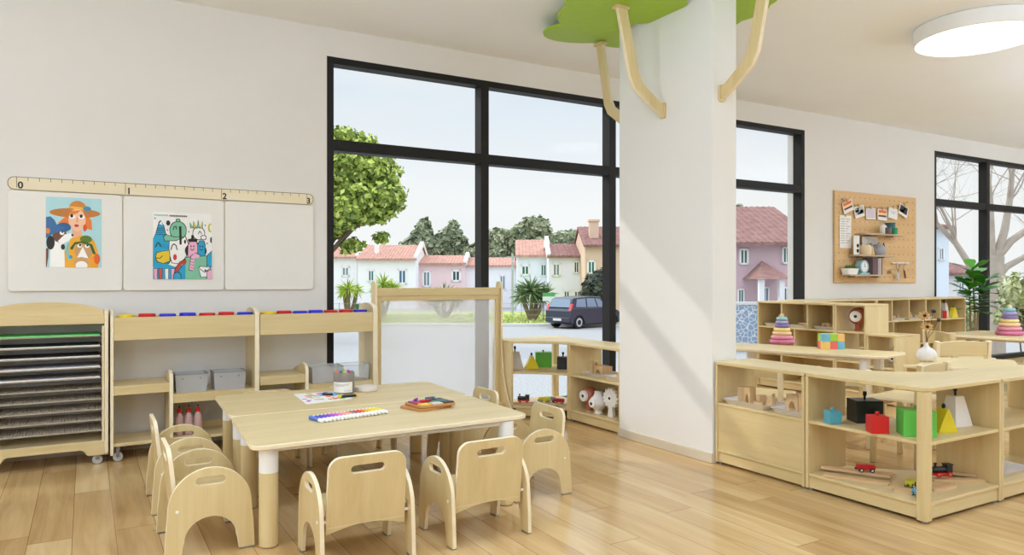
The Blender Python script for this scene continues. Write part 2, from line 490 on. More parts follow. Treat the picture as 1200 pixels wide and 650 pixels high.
window('window_2', W3[0], W3[1], (11.66, 13.1), 0.05, 0.06)

# ------------------------------------------------------------------ ceiling lamp
t = thing('ceiling_lamp', 'large round white flush ceiling lamp, switched on', 'lamp', (LAMP.x, LAMP.y, CZ))
MB().lathe([(0.44, 0.0), (0.452, -0.004), (0.452, -0.118), (0.438, -0.122), (0.434, -0.112), (0.3, -0.11), (0.0, -0.11)], 64).build('lamp_housing', WHITE, t)
MB().lathe([(0.0, -0.1175), (0.43, -0.1175), (0.433, -0.114), (0.433, -0.111)], 64).build('lamp_diffuser', emit('lamp_glow', (255, 252, 246), 2.2), t)

# ------------------------------------------------------------------ ruler, whiteboards, posters
YB = YW
xs = (-0.445, 0.228, 0.903, 1.572)
places = ('leftmost, with the picture of a woman in a sun hat', 'middle one, with the crowded cartoon poster', 'rightmost and empty, nearest the window')
for i in range(3):
    a, b = xs[i], xs[i + 1]
    t = thing('whiteboard_panel', 'square white magnetic wall board, ' + places[i], 'whiteboard', ((a + b) / 2, YB, 1.126), group='wall boards under the ruler')
    h = (b - a) / 2 - 0.003
    MB().prism(rrect(-h, h, 0, 0.668, 0.025), 'xz', -0.022, 0).build('panel', BOARD, t, bevel=0.003)
    MB().prism(rrect(-h - 0.002, h + 0.002, -0.002, 0.670, 0.026), 'xz', -0.012, 0).build('edge_band', EDGE, t)
RULW = wood('ruler_wood', (228, 214, 180), (238, 226, 196), 0, 0.5)
t = thing('wooden_ruler', 'long pale wooden wall ruler numbered 0 to 3 above the white boards', 'ruler', (xs[0], YB, 1.797))
RL = xs[3] - xs[0]
MB().prism(rrect(0, RL, 0, 0.09, 0.04), 'xz', -0.018, 0).build('ruler_board', RULW, t, bevel=0.002)
DARK = paint((92, 82, 72), 0.6)
outl = rrect(0.002, RL - 0.002, 0.002, 0.088, 0.039); inn = rrect(0.0055, RL - 0.0055, 0.0055, 0.0845, 0.036)
MB().prism(outl, 'xz', -0.0188, -0.0175, holes=[inn]).build('outline', DARK, t)
step = RL * 0.315
for k in range(31):
    x = 0.052 + k * (RL - 0.104) / 30.0
    big = k % 10 == 0
    MB().box(x - 0.0016, x + 0.0016, -0.0189, -0.0175, 0.014 if big else 0.062, 0.087).build('tick_mark', DARK, t, smooth=False)
def glyph(txt, size, mat, parent, loc, name, rz=0.0):
    c = bpy.data.curves.new(name, 'FONT'); c.body = txt; c.size = size; c.extrude = 0.0006; c.offset = 0.0016
    o = bpy.data.objects.new(name, c); COL.objects.link(o)
    dg = bpy.context.evaluated_depsgraph_get()
    me = bpy.data.meshes.new_from_object(o.evaluated_get(dg))
    bpy.data.objects.remove(o); bpy.data.curves.remove(c)
    me.materials.clear(); me.materials.append(mat)
    p = bpy.data.objects.new(name, me); COL.objects.link(p)
    p.parent = parent; p.location = loc; p.rotation_euler = (PI / 2, 0, rz)
    return p
INK = paint((40, 36, 34), 0.6)
for k in range(4):
    x = 0.052 + k * (RL - 0.104) / 3.0
    glyph(str(k), 0.062, INK, t, (x + (0.006 if k < 3 else -0.004), -0.0188, 0.012), 'numeral')

def poster(name, label, x0, x1, z0, z1, px, draw):
    """px = the picture's own frame (left, top, right, bottom); every shape is a flat printed patch"""
    t = thing(name, label, 'poster', (x0, YB - 0.022, z0))
    W, Hh = x1 - x0, z1 - z0
    MB().box(0, W, -0.002, 0, 0, Hh).build('sheet', PAPER, t, smooth=False)
    mats = []; mb = MB(); st = [0]
    def idx(rgb):
        m = paint(rgb, 0.6)
        if m not in mats: mats.append(m)
        return mats.index(m)
    def shape(rgb, pts):
        st[0] += 1
        q = []
        for (x, y) in pts:
            x = min(max((x - px[0]) / (px[2] - px[0]), 0), 1) * W
            z = (1 - min(max((y - px[1]) / (px[3] - px[1]), 0), 1)) * Hh
            q.append((x, z))
        c = tessellate_polygon([[Vector((a, b, 0)) for a, b in q]])
        mb.add([(a, -0.0021 - st[0] * 0.00006, b) for a, b in q], [tuple(f) for f in c], idx(rgb))
    def stroke(rgb, pts, wd):
        for (x, y), (x2, y2) in zip(pts[:-1], pts[1:]):
            d = Vector((x2 - x, y2 - y)); n = Vector((-d.y, d.x)).normalized() * wd / 2; dd = d.normalized() * wd * 0.3
            shape(rgb, [(x + n.x - dd.x, y + n.y - dd.y), (x2 + n.x + dd.x, y2 + n.y + dd.y), (x2 - n.x + dd.x, y2 - n.y + dd.y), (x - n.x - dd.x, y - n.y - dd.y)])
    draw(shape, stroke)
    o = mb.build('printed_picture', mats, t, smooth=False, weld=False)
    return t

def art1(S, K):
    S((176, 218, 224), [(60, 55), (495, 55), (495, 605), (60, 605)])
    S((232, 128, 50), [(225, 170), (360, 160), (415, 230), (420, 305), (330, 290), (215, 280), (150, 255), (205, 210)])
    S((196, 122, 50), ell(285, 175, 200, 38)); S((208, 132, 54), ell(305, 130, 66, 52))
    S((240, 182, 60), [(238, 132), (250, 122), (345, 128), (370, 148), (300, 152)])
    S((70, 140, 180), ell(378, 137, 32, 18))
    S((238, 176, 140), [(262, 300), (335, 290), (345, 390), (265, 400)])
    S((244, 196, 164), ell(300, 230, 68, 88))
    S((232, 128, 50), [(232, 220), (255, 160), (330, 150), (300, 178), (262, 190)])
    for x in (258, 332): S((250, 248, 244), ell(x + 4, 206, 24, 15)); S((34, 26, 24), ell(x, 198, 12, 14))
    S((232, 170, 130), [(295, 205), (308, 205), (312, 248), (290, 248)])
    S((206, 60, 44), ell(296, 274, 18, 11)); S((222, 84, 46), ell(362, 290, 15, 28))
    S((240, 172, 48), [(190, 605), (205, 470), (250, 380), (330, 350), (430, 380), (465, 470), (470, 605)])
    S((120, 196, 190), ell(240, 478, 26, 70)); S((240, 172, 48), ell(252, 470, 18, 66)); S((70, 150, 180), ell(250, 522, 14))
    S((250, 249, 246), [(88, 605), (95, 440), (130, 400), (200, 430), (205, 605)])
    S((112, 72, 52), ell(165, 352, 55, 58)); S((250, 249, 246), [(150, 400), (205, 345), (250, 335), (270, 355), (235, 395), (180, 425)])
    S((38, 32, 30), ell(263, 350, 9, 9)); S((250, 249, 246), ell(182, 335, 18, 16)); S((38, 32, 30), ell(186, 326, 9, 9))
    S((40, 40, 36), ell(95, 412, 32, 55)); S((40, 40, 36), ell(190, 445, 16, 22))
    S((60, 110, 160), [(60, 215), (95, 208), (125, 235), (148, 280), (130, 320), (60, 375)]); S((52, 98, 150), ell(195, 290, 58, 36)); S((60, 110, 160), [(60, 330), (150, 275), (215, 290), (90, 360), (60, 380)])
    S((236, 140, 50), ell(75, 322, 16, 22)); S((112, 72, 52), [(60, 460), (80, 455), (78, 520), (65, 605), (60, 605)])
    S((206, 160, 110), ell(350, 470, 70, 76)); S((252, 250, 246), [(345, 440), (388, 530), (300, 525)])
    for x in (320, 378): S((250, 248, 244), ell(x, 434, 18, 14)); S((36, 28, 26), ell(x + 4, 428, 9, 9))
    S((92, 122, 36), ell(370, 380, 48, 30)); S((62, 98, 34), [(245, 455), (280, 405), (350, 395), (420, 420), (450, 500), (425, 495), (400, 430), (330, 410), (285, 425), (262, 468)])
    S((206, 160, 110), ell(335, 570, 60, 48)); S((252, 250, 246), ell(335, 590, 48, 36)); S((236, 160, 40), ell(430, 560, 40, 45)); S((226, 100, 40), ell(458, 535, 25, 42))
poster('art_poster', 'poster of a woman in a brown sun hat with two dogs in hats', wallpt(54, 230, YB).x, wallpt(119, 230, YB).x, 1.286, 1.762, (60, 55, 495, 605), art1)

def art2(S, K):
    B = (24, 24, 26); T = (30, 160, 200); G = (124, 190, 156); Wt = (242, 241, 238); P = (232, 176, 200)
    S(Wt, [(55, 40), (540, 40), (540, 605), (55, 605)])
    def O(rgb, pts, g=5):
        cx = sum(p[0] for p in pts) / len(pts); cy = sum(p[1] for p in pts) / len(pts)
        S(B, [(cx + (x - cx) * 1.0 + g * (1 if x > cx else -1), cy + (y - cy) + g * (1 if y > cy else -1)) for x, y in pts]); S(rgb, pts)
    O(T, [(55, 270), (80, 225), (105, 130), (120, 112), (140, 160), (155, 225), (200, 260), (215, 400), (180, 470), (60, 500)])
    for y in (178, 195, 212, 230): K(B, [(88, y), (145, y - 4)], 5)
    S(Wt, [(105, 140), (120, 116), (133, 150)])
    K(B, [(75, 335), (90, 300), (100, 295), (118, 330)], 8)
    O(Wt, [(190, 240), (310, 230), (340, 300), (320, 420), (260, 470), (210, 465), (185, 380)])
    O(G, ell(258, 190, 66, 74)); O(G, [(140, 250), (160, 230), (230, 250), (300, 245), (240, 275), (150, 280)]); O(G, ell(258, 105, 14, 10))
    K(B, [(218, 185), (225, 160), (240, 155), (246, 180)], 7); S(B, [(265, 155), (285, 155), (288, 310), (270, 310)])
    S(B, ell(177, 130, 17, 22)); S(B, ell(315, 285, 8, 18)); S((200, 190, 60), ell(528, 160, 20, 38)); S(Wt, ell(540, 160, 18, 30)); S(B, ell(536, 265, 10, 26))
    K(B, [(200, 355), (208, 320), (225, 305), (242, 320), (250, 355)], 8)
    S((206, 48, 40), ell(232, 418, 15, 26))
    O((228, 196, 44), [(85, 385), (130, 370), (185, 362), (190, 450), (140, 470), (90, 455), (78, 420)]); K(B, [(78, 425), (110, 430), (130, 408)], 6)
    O(Wt, ell(430, 210, 48, 52)); O(Wt, ell(470, 245, 20, 16))
    for i, x in enumerate((372, 395, 420, 448)):
        O([G, (220, 200, 60), G, (220, 200, 60)][i], [(x - 10, 165), (x - 2 - 12 + i * 8, 95 + abs(i - 2) * 12), (x + 12, 160)], 4)
    K(B, [(425, 215), (438, 190), (455, 215)], 6)
    S(B, ell(405, 360, 92, 70)); O(P, [(342, 310), (360, 285), (405, 285), (418, 310), (418, 420), (340, 420)]); O(T, [(424, 310), (440, 275), (470, 275), (482, 310), (480, 415), (424, 420)])
    S(B, [(340, 262), (366, 258), (368, 225), (384, 225), (390, 258), (418, 262), (418, 282), (340, 282)])
    for x in (365, 388, 440, 462): S(B, ell(x, 322, 5, 8))
    K(B, [(360, 345), (375, 358), (392, 345)], 6); K(B, [(436, 345), (450, 356), (465, 345)], 6)
    O(G, [(318, 420), (495, 405), (500, 605), (318, 605)])
    O(P, [(365, 410), (400, 380), (440, 400), (430, 420), (398, 425), (385, 530), (350, 525)])
    for y in (430, 455, 480, 505): K(B, [(362, y), (390, y + 6)], 4)
    O(Wt, [(430, 510), (445, 495), (525, 505), (522, 580), (450, 585)]); K(B, [(436, 515), (480, 545), (524, 512)], 6); S(B, ell(485, 528, 8, 9))
    S(T, [(55, 500), (110, 470), (180, 480), (230, 500), (318, 480), (318, 605), (55, 605)])
    for i, x in enumerate((60, 100, 150, 200)): O([P, (200, 80, 60), Wt, P][i], [(x, 520), (x + 28, 515), (x + 26, 605), (x + 4, 605)], 4)
    K((196, 60, 44), [(235, 590), (245, 520), (280, 470), (318, 450)], 26); K(B, [(220, 595), (232, 515), (272, 458), (318, 434)], 6); K(B, [(252, 595), (262, 528), (296, 486), (318, 468)], 6)
    O(T, [(500, 410), (540, 360), (540, 500), (500, 480)]); O(P, [(500, 540), (540, 520), (540, 605), (500, 605)])
    O(T, ell(250, 585, 30, 36))
    for i in range(10): S((150, 190, 180) if i < 6 else (150, 190, 180), [(65 + i * 11, 60), (72 + i * 11, 60), (72 + i * 11, 72), (65 + i * 11, 72)])
    for i in range(12): S(B, [(190 + i * 12, 62), (198 + i * 12, 62), (198 + i * 12, 75), (190 + i * 12, 75)])
    for x, y in ((70, 95), (345, 200), (485, 140), (170, 190), (500, 295)): S(B, ell(x, y, 5, 6))
poster('art_poster', 'poster of crowded cartoon creatures in turquoise, mint, pink and yellow', wallpt(179, 248, YB).x, wallpt(247.5, 248, YB).x, 1.206, 1.690, (55, 40, 540, 605), art2)
# ------------------------------------------------------------------ drying rack
t = thing('drying_rack', 'wheeled wooden paper drying rack with arched top and wire shelves', 'drying rack', (-0.222, 5.47, 0))
hw = 0.352; D = 0.345
for s in (-1, 1):
    MB().prism(roundpoly([(0, 0.056), (D, 0.056), (D, 1.0), (0, 1.0)], 0.02), 'yz', s * hw, s * (hw - 0.022), 0, 1).build('side_panel', [WZ, EDGE], t, bevel=0.003)
MB().box(-hw + 0.022, hw - 0.022, 0.003, 0.022, 0.915, 0.972).build('top_rail', WX, t, bevel=0.003)
arch = [(-0.327, 0.965), (0.327, 0.965), (0.327, 0.982)] + [(0.327 * math.cos(a), 0.982 + 0.078 * math.sin(a)) for a in [PI * i / 24 for i in range(1, 24)]] + [(-0.327, 0.982)]
MB().prism(arch, 'xz', 0.022, 0.042, 0, 1).build('arched_top', [WX, EDGE], t, bevel=0.003)
MB().box(-hw + 0.022, hw - 0.022, 0.022, D, 0.945, 0.965).build('top_board', WX, t)
ap = [(-hw + 0.022, 0.06), (-0.245, 0.06), (-0.23, 0.066), (-0.215, 0.09), (-0.20, 0.1), (0.20, 0.1), (0.215, 0.09), (0.23, 0.066), (0.245, 0.06), (hw - 0.022, 0.06), (hw - 0.022, 0.152), (-hw + 0.022, 0.152)]
MB().prism(ap, 'xz', 0.0, 0.02, 0, 1).build('base_apron', [WX, EDGE], t, bevel=0.003)
MB().box(-hw + 0.022, hw - 0.022, 0.02, D, 0.132, 0.152).build('base_board', WX, t)
for s in (-1, 1):
    r = MB()
    r.box(s * (hw - 0.024), s * (hw - 0.036), 0.008, 0.03, 0.15, 0.9)
    r.build('shelf_rail', PALE, t)
for k in range(10):
    z = 0.835 - 0.0685 * k
    mb = MB()
    mb.tube([(-0.312, 0.012, z), (0.312, 0.012, z), (0.312, 0.33, z), (-0.312, 0.33, z), (-0.312, 0.012, z)], 0.0035, 6)
    for i in range(1, 36):
        x = -0.312 + 0.624 * i / 36
        mb.tube([(x, 0.012, z), (x, 0.33, z)], 0.0017 if i % 4 else 0.003, 4)
    for i in range(1, 26):
        y = 0.012 + 0.318 * i / 26
        mb.tube([(-0.312, y, z - 0.002), (0.312, y, z - 0.002)], 0.0022, 4)
    mb.build('wire_shelf', WIRE, t)
def caster(parent, x, y, r=0.03, hub=True, name='caster'):
    c = MB().lathe([(r * 0.55, -0.014), (r * 0.92, -0.014), (r, -0.009), (r, 0.009), (r * 0.92, 0.014), (r * 0.55, 0.014)], 24, (x, y, r), 0, 'y').build(name, RUBBER, parent)
    MB().lathe([(0.0, -0.012), (r * 0.5, -0.014), (r * 0.6, -0.01), (r * 0.6, 0.01), (r * 0.5, 0.014), (0, 0.012)], 20, (x, y, r), 0, 'y').build('caster_hub', HUB, c)
    MB().box(x - 0.012, x + 0.012, y - 0.019, y - 0.0145, r, 0.06 + 0.0).box(x - 0.012, x + 0.012, y + 0.0145, y + 0.019, r, 0.06).box(x - 0.014, x + 0.014, y - 0.02, y + 0.02, 2 * r + 0.001, 2 * r + 0.004).build('caster_fork', STEEL, c, weld=False)
for x in (-0.29, 0.29):
    for y in (0.03, D - 0.05): caster(t, x, y)
# drawings left to dry, one on each of the five upper shelves
cols = [(110, 208, 118), (70, 84, 74), (98, 92, 90), (196, 196, 200), (176, 172, 170)]
spots = [None, (30, 60, 40), (40, 46, 60), (190, 120, 110), (206, 150, 140)]
nm = ['bright green', 'dark green blotched', 'dark grey blotched', 'pale grey', 'greyish white']
od = ['top', 'second', 'third', 'fourth', 'fifth']
for k in range(5):
    z = 0.835 - 0.0685 * k + 0.0045
    p = thing('painted_sheet', nm[k] + ' painted sheet drying on the ' + od[k] + ' wire shelf of the rack', 'drawing', (-0.222, 5.47, z), group='sheets in the drying rack')
    MB().box(-0.302, 0.304, 0.008, 0.31, 0, 0.0075).build('sheet', paint((226, 224, 220) if k else (120, 214, 128), 0.7), p, smooth=False)
    mb = MB(); ms = [paint(cols[k], 0.7), paint(spots[k] or (110, 200, 110), 0.7)]
    mb.box(-0.298, 0.30, 0.009, 0.305, 0.0076, 0.0082)
    for i in range(14):
        cx, cy = random.uniform(-0.26, 0.26), random.uniform(0.04, 0.28)
        mb.prism(ell(cx, cy, random.uniform(0.015, 0.035), 0.012, 10), 'xy', 0.008, 0.0086, 1)
    mb.build('paint_layer', ms, p, smooth=False, weld=False)

# ------------------------------------------------------------------ paint station: two units side by side
def paint_station(name, label, x0, panels, split, y0=5.475, D=0.35):
    t = thing(name, label, 'storage shelf', (x0, y0, 0), group='art storage shelves')
    L = panels[-1][1]
    for (a, b, top) in panels:
        prof = [(0, 0.045), (D, 0.045), (D, top - 0.05)] + [(D / 2 + D / 2 * math.cos(q), top - 0.05 + 0.05 * math.sin(q)) for q in [PI * i / 12 for i in range(1, 12)]] + [(0, top - 0.05)]
        MB().prism(prof, 'yz', a, b, 0, 1).build('upright_panel', [WZ, EDGE], t, bevel=0.003)
    xa = panels[0][1] if len(panels) > 1 else 0.0
    xb = panels[-1][0]
    xa = 0.02 if len(panels) > 1 else 0.0
    MB().box(xa, xb, 0.004, 0.022, 0.80, 0.952).build('front_board', WX, t, bevel=0.003)
    MB().box(xa, xb, 0.16, 0.178, 0.86, 0.952).build('rear_board', WX, t, bevel=0.003)
    MB().box(xa, xb, 0.022, 0.16, 0.868, 0.883).build('tray_floor', WX, t)
    s0, s1 = split
    MB().prism([(0.0, 0.06), (D, 0.06), (D, 0.51), (0.12, 0.575), (0.07, 0.575), (0.02, 0.56), (0, 0.53)], 'yz', s0, s1, 0, 1).build('divider_panel', [WZ, EDGE], t, bevel=0.003)
    MB().box(xa, s0, 0.006, D, 0.478, 0.5).box(xa, s0, 0.004, 0.022, 0.438, 0.4785).build('upper_shelf', WX, t, bevel=0.002, weld=False)
    MB().box(s1, xb, 0.006, D, 0.398, 0.42).box(s1, xb, 0.004, 0.022, 0.358, 0.3985).build('bin_shelf', WX, t, bevel=0.002, weld=False)
    pts = [(xa, 0.006), (xa + 0.05, 0.0), (xa + 0.09, 0.006), (xb, 0.006), (xb, D), (xa, D)]
    MB().prism(pts, 'xy', 0.10, 0.122).build('bottom_shelf', WX, t, bevel=0.003)
    MB().box(s1, xb, 0.30, 0.318, 0.122, 0.17).build('bottle_rail', WX, t)
    for x in ((0.045, L - 0.06)):
        for y in (0.035, D - 0.05): 
            c = MB().lathe([(0.016, -0.014), (0.028, -0.014), (0.03, -0.009), (0.03, 0.009), (0.028, 0.014), (0.016, 0.014)], 24, (x, y, 0.03), 0, 'y').build('caster', RUBBER, t)
            MB().lathe([(0.0, -0.012), (0.015, -0.014), (0.018, -0.01), (0.018, 0.01), (0.015, 0.014), (0, 0.012)], 20, (x, y, 0.03), 0, 'y').build('caster_hub', HUB, c)
            MB().box(x - 0.01, x + 0.01, y - 0.02, y - 0.0145, 0.03, 0.10).box(x - 0.01, x + 0.01, y + 0.0145, y + 0.02, 0.03, 0.10).build('caster_fork', STEEL, c, weld=False)
    return t
U1 = 0.141; U2 = 1.09
paint_station('paint_station', 'long wooden art shelf with paint trough, beside the drying rack', U1, [(0.0, 0.02, 1.0), (0.912, 0.944, 1.0)], (0.353, 0.378))
paint_station('paint_station', 'wooden art shelf with paint trough, right end against the window', U2, [(0.85, 0.888, 1.02)], (0.325, 0.35))
def pot(rgb, under, x, label, grp, hi=0.0):
    t = thing('paint_pot', label, 'paint pot', (x, 5.475 + 0.075, 0.884), group=grp)
    MB().lathe([(0.032, 0), (0.042, 0.003), (0.047, 0.06), (0.047, 0.062), (0.040, 0.062), (0.0, 0.06)], 20).build('pot_body', paint(under, 0.4), t)
    MB().lathe([(0.044, 0.062), (0.053, 0.063), (0.054, 0.078 + hi), (0.049, 0.085 + hi), (0.0, 0.086 + hi)], 24).build('pot_lid', paint(rgb, 0.35), t)
R_, B_, Y_ = (204, 26, 28), (42, 46, 212), (238, 205, 32)
seq = [(Y_, Y_), (R_, R_), (B_, Y_), (B_, B_), (R_, R_), (R_, Y_), (B_, B_)]
cn = {R_: 'red', B_: 'blue', Y_: 'yellow'}
ordn = ['first', 'second', 'third', 'fourth', 'fifth', 'sixth', 'seventh']
for i, (c, u) in enumerate(seq):
    pot(c, u, U1 + 0.095 + i * 0.127, '%s-lidded paint pot, %s from the left in the trough next to the drying rack' % (cn[c], ordn[i]), 'paint pots in the long trough', 0.004 * (i % 2))
for i, (c, u) in enumerate(seq):
    pot(c, u, U2 + 0.07 + i * 0.117, '%s-lidded paint pot, %s from the left in the trough at the window end' % (cn[c], ordn[i]), 'paint pots in the window-end trough', 0.004 * (i % 2))

def bin_(name, label, x0, x1, z, hgt, y0, y1, mat, rim, group):
    t = thing(name, label, 'storage box', ((x0 + x1) / 2, (y0 + y1) / 2, z), group=group)
    w2, d2 = (x1 - x0) / 2, (y1 - y0) / 2
    mb = MB(); th = 0.004; k = 0.93
    def ring(w, d, zz): return [(-w, -d, zz), (w, -d, zz), (w, d, zz), (-w, d, zz)]
    vs = ring(w2 * k, d2 * k, 0) + ring(w2, d2, hgt) + ring(w2 - th, d2 - th, hgt) + ring(w2 * k - th, d2 * k - th, th)
    fs = [(3, 2, 1, 0), (12, 13, 14, 15)]
    for a in (0, 4, 8):
        for i in range(4):
            j = (i + 1) % 4; fs.append((a + i, a + j, a + 4 + j, a + 4 + i))
    mb.add(vs, fs); mb.build('box_body', mat, t, smooth=False)
    MB().prism(rrect(-w2 - 0.006, w2 + 0.006, -d2 - 0.006, d2 + 0.006, 0.01), 'xy', hgt - 0.006, hgt, holes=[rrect(-w2 + 0.004, w2 - 0.004, -d2 + 0.004, d2 - 0.004, 0.008)]).build('box_rim', rim, t, smooth=False)
    for s in (-1, 1):
        MB().lathe([(0.004, -0.002), (0.007, -0.001), (0.007, 0.003)], 12, (s * w2 * 0.55, -d2 * 0.985, hgt * 0.75), 0, 'y').build('rivet', rim, t)
    return t
bin_('storage_bin', 'grey lidless plastic bin, left of the two behind the left end of the table', 0.535, 0.745, 0.42, 0.128, 5.52, 5.70, GREYP, SMOKE, 'grey bins on the art shelf')
bin_('storage_bin', 'grey lidless plastic bin, right of the two behind the left end of the table', 0.785, 1.0, 0.42, 0.128, 5.52, 5.70, GREYP, SMOKE, 'grey bins on the art shelf')
bin_('acrylic_box', 'see-through box on the art shelf beside the small rounded divider', 1.47, 1.68, 0.42, 0.125, 5.50, 5.70, HAZY, ACRYL, 'see-through boxes by the window')
bin_('acrylic_box', 'clear box on the art shelf in front of the window glass', 1.71, 1.92, 0.42, 0.125, 5.50, 5.70, ACRYL, ACRYL, 'see-through boxes by the window')
for i, x in enumerate((0.565, 0.625, 0.685)):
    t = thing('paint_bottle', ('first', 'second', 'third')[i] + ' from the left of three pinkish paint bottles with red caps under the bins', 'bottle', (x, 5.56, 0.122), group='paint bottles on the bottom shelf')
    MB().lathe([(0.0, 0), (0.024, 0.002), (0.027, 0.01), (0.027, 0.11), (0.022, 0.135), (0.012, 0.15), (0.011, 0.165), (0, 0.166)], 18).build('bottle_body', paint((196, 160, 152), 0.35), t)
    MB().lathe([(0.014, 0.155), (0.014, 0.178), (0.006, 0.184), (0.005, 0.198), (0, 0.199)], 14).build('bottle_cap', RED, t)
    MB().lathe([(0.0055, 0.19), (0.0055, 0.204), (0, 0.205)], 10).build('nozzle', BLACK, t)

# ------------------------------------------------------------------ easel in front of the window
t = thing('painting_easel', 'wooden easel with a see-through painting sheet in front of the window', 'easel', (2.61, 5.68, 0))
for s in (-1, 1):
    x = s * 0.582
    prof = [(-0.26, 0.0), (-0.20, 0.0), (-0.06, 0.10), (0.05, 0.10), (0.12, 0.0), (0.15, 0.0), (0.11, 0.14), (0.075, 0.32), (0.065, 0.6), (0.065, 1.15), (0.055, 1.178), (0.035, 1.19), (-0.005, 1.19), (-0.025, 1.178), (-0.035, 1.15), (-0.035, 0.6), (-0.06, 0.38), (-0.12, 0.2)]
    MB().prism(prof, 'yz', x - 0.009, x + 0.009, 0, 1).build('side_post', [WZ, EDGE], t, bevel=0.003)
    xx = x - s * 0.030
    MB().box(xx - 0.021, xx + 0.021, -0.012, 0.022, 0.08, 1.075).build('sheet_stile', WZ, t, bevel=0.003)
MB().box(-0.573, 0.573, -0.02, 0.012, 1.068, 1.135).build('top_bar', WX, t, bevel=0.003)
MB().box(-0.531, 0.531, -0.012, 0.02, 1.03, 1.0675).build('upper_rail', WX, t, bevel=0.002)
MB().box(-0.531, 0.531, -0.012, 0.02, 0.10, 0.15).build('lower_rail', WX, t, bevel=0.002)
MB().box(-0.573, 0.573, -0.11, -0.013, 0.10, 0.12).build('paint_ledge', WX, t, bevel=0.002)
MB().box(-0.532, 0.532, 0.003, 0.008, 0.14, 1.035).build('clear_sheet', EASELP, t, smooth=False)

# ------------------------------------------------------------------ tables
def kid_table(name, label, poly, legs, H_=0.475, leg_r=0.042, group=None, sleeve=0.115):
    cx = sum(p[0] for p in poly) / len(poly); cy = sum(p[1] for p in poly) / len(poly)
    t = thing(name, label, 'table', (cx, cy, 0), group=group)
    q = [(p[0] - cx, p[1] - cy) for p in poly]
    MB().prism(roundpoly(q, 0.07, 6), 'xy', H_ - 0.024, H_, 0, 1).build('table_top', [WX, EDGE], t, bevel=0.006, seg=3)
    k = 0.86
    lp = [(x - cx, y - cy) for x, y in legs]
    mb = MB()
    for a, b in zip(lp, lp[1:] + lp[:1]):
        mb.tube([(a[0], a[1], H_ - 0.04), (b[0], b[1], H_ - 0.04)], 0.012, 8)
    mb.build('under_frame', WHITE, t, weld=False)
    for (x, y) in lp:
        l = MB().lathe([(leg_r - 0.004, 0.004), (leg_r, 0.008), (leg_r, H_ - 0.024 - sleeve)], 28, (x, y, 0)).build('leg', WZ, t)
        MB().lathe([(leg_r + 0.0005, H_ - 0.024 - sleeve), (leg_r + 0.0005, H_ - 0.0245)], 28, (x, y, 0)).build('leg_sleeve', WHITE, l)
        MB().lathe([(leg_r - 0.006, 0.0), (leg_r - 0.006, 0.0045)], 20, (x, y, 0)).build('leg_glide', paint((150, 130, 104)), l)
    return t
TH = 0.475
kid_table('activity_table', 'low birch table nearest the camera, with markers and palette on it', [(0.625, 3.312), (2.075, 3.365), (2.09, 4.105), (0.665, 4.105)], [(0.715, 3.405), (1.945, 3.40), (1.96, 4.03), (0.745, 4.03)], TH, group='birch tables pushed together')
kid_table('activity_table', 'low birch table behind, nearer the window, with crayon jar on it', [(0.665, 4.112), (2.09, 4.112), (2.12, 4.83), (0.70, 4.91)], [(0.735, 4.20), (1.97, 4.20), (1.99, 4.74), (0.775, 4.80)], TH, group='birch tables pushed together')

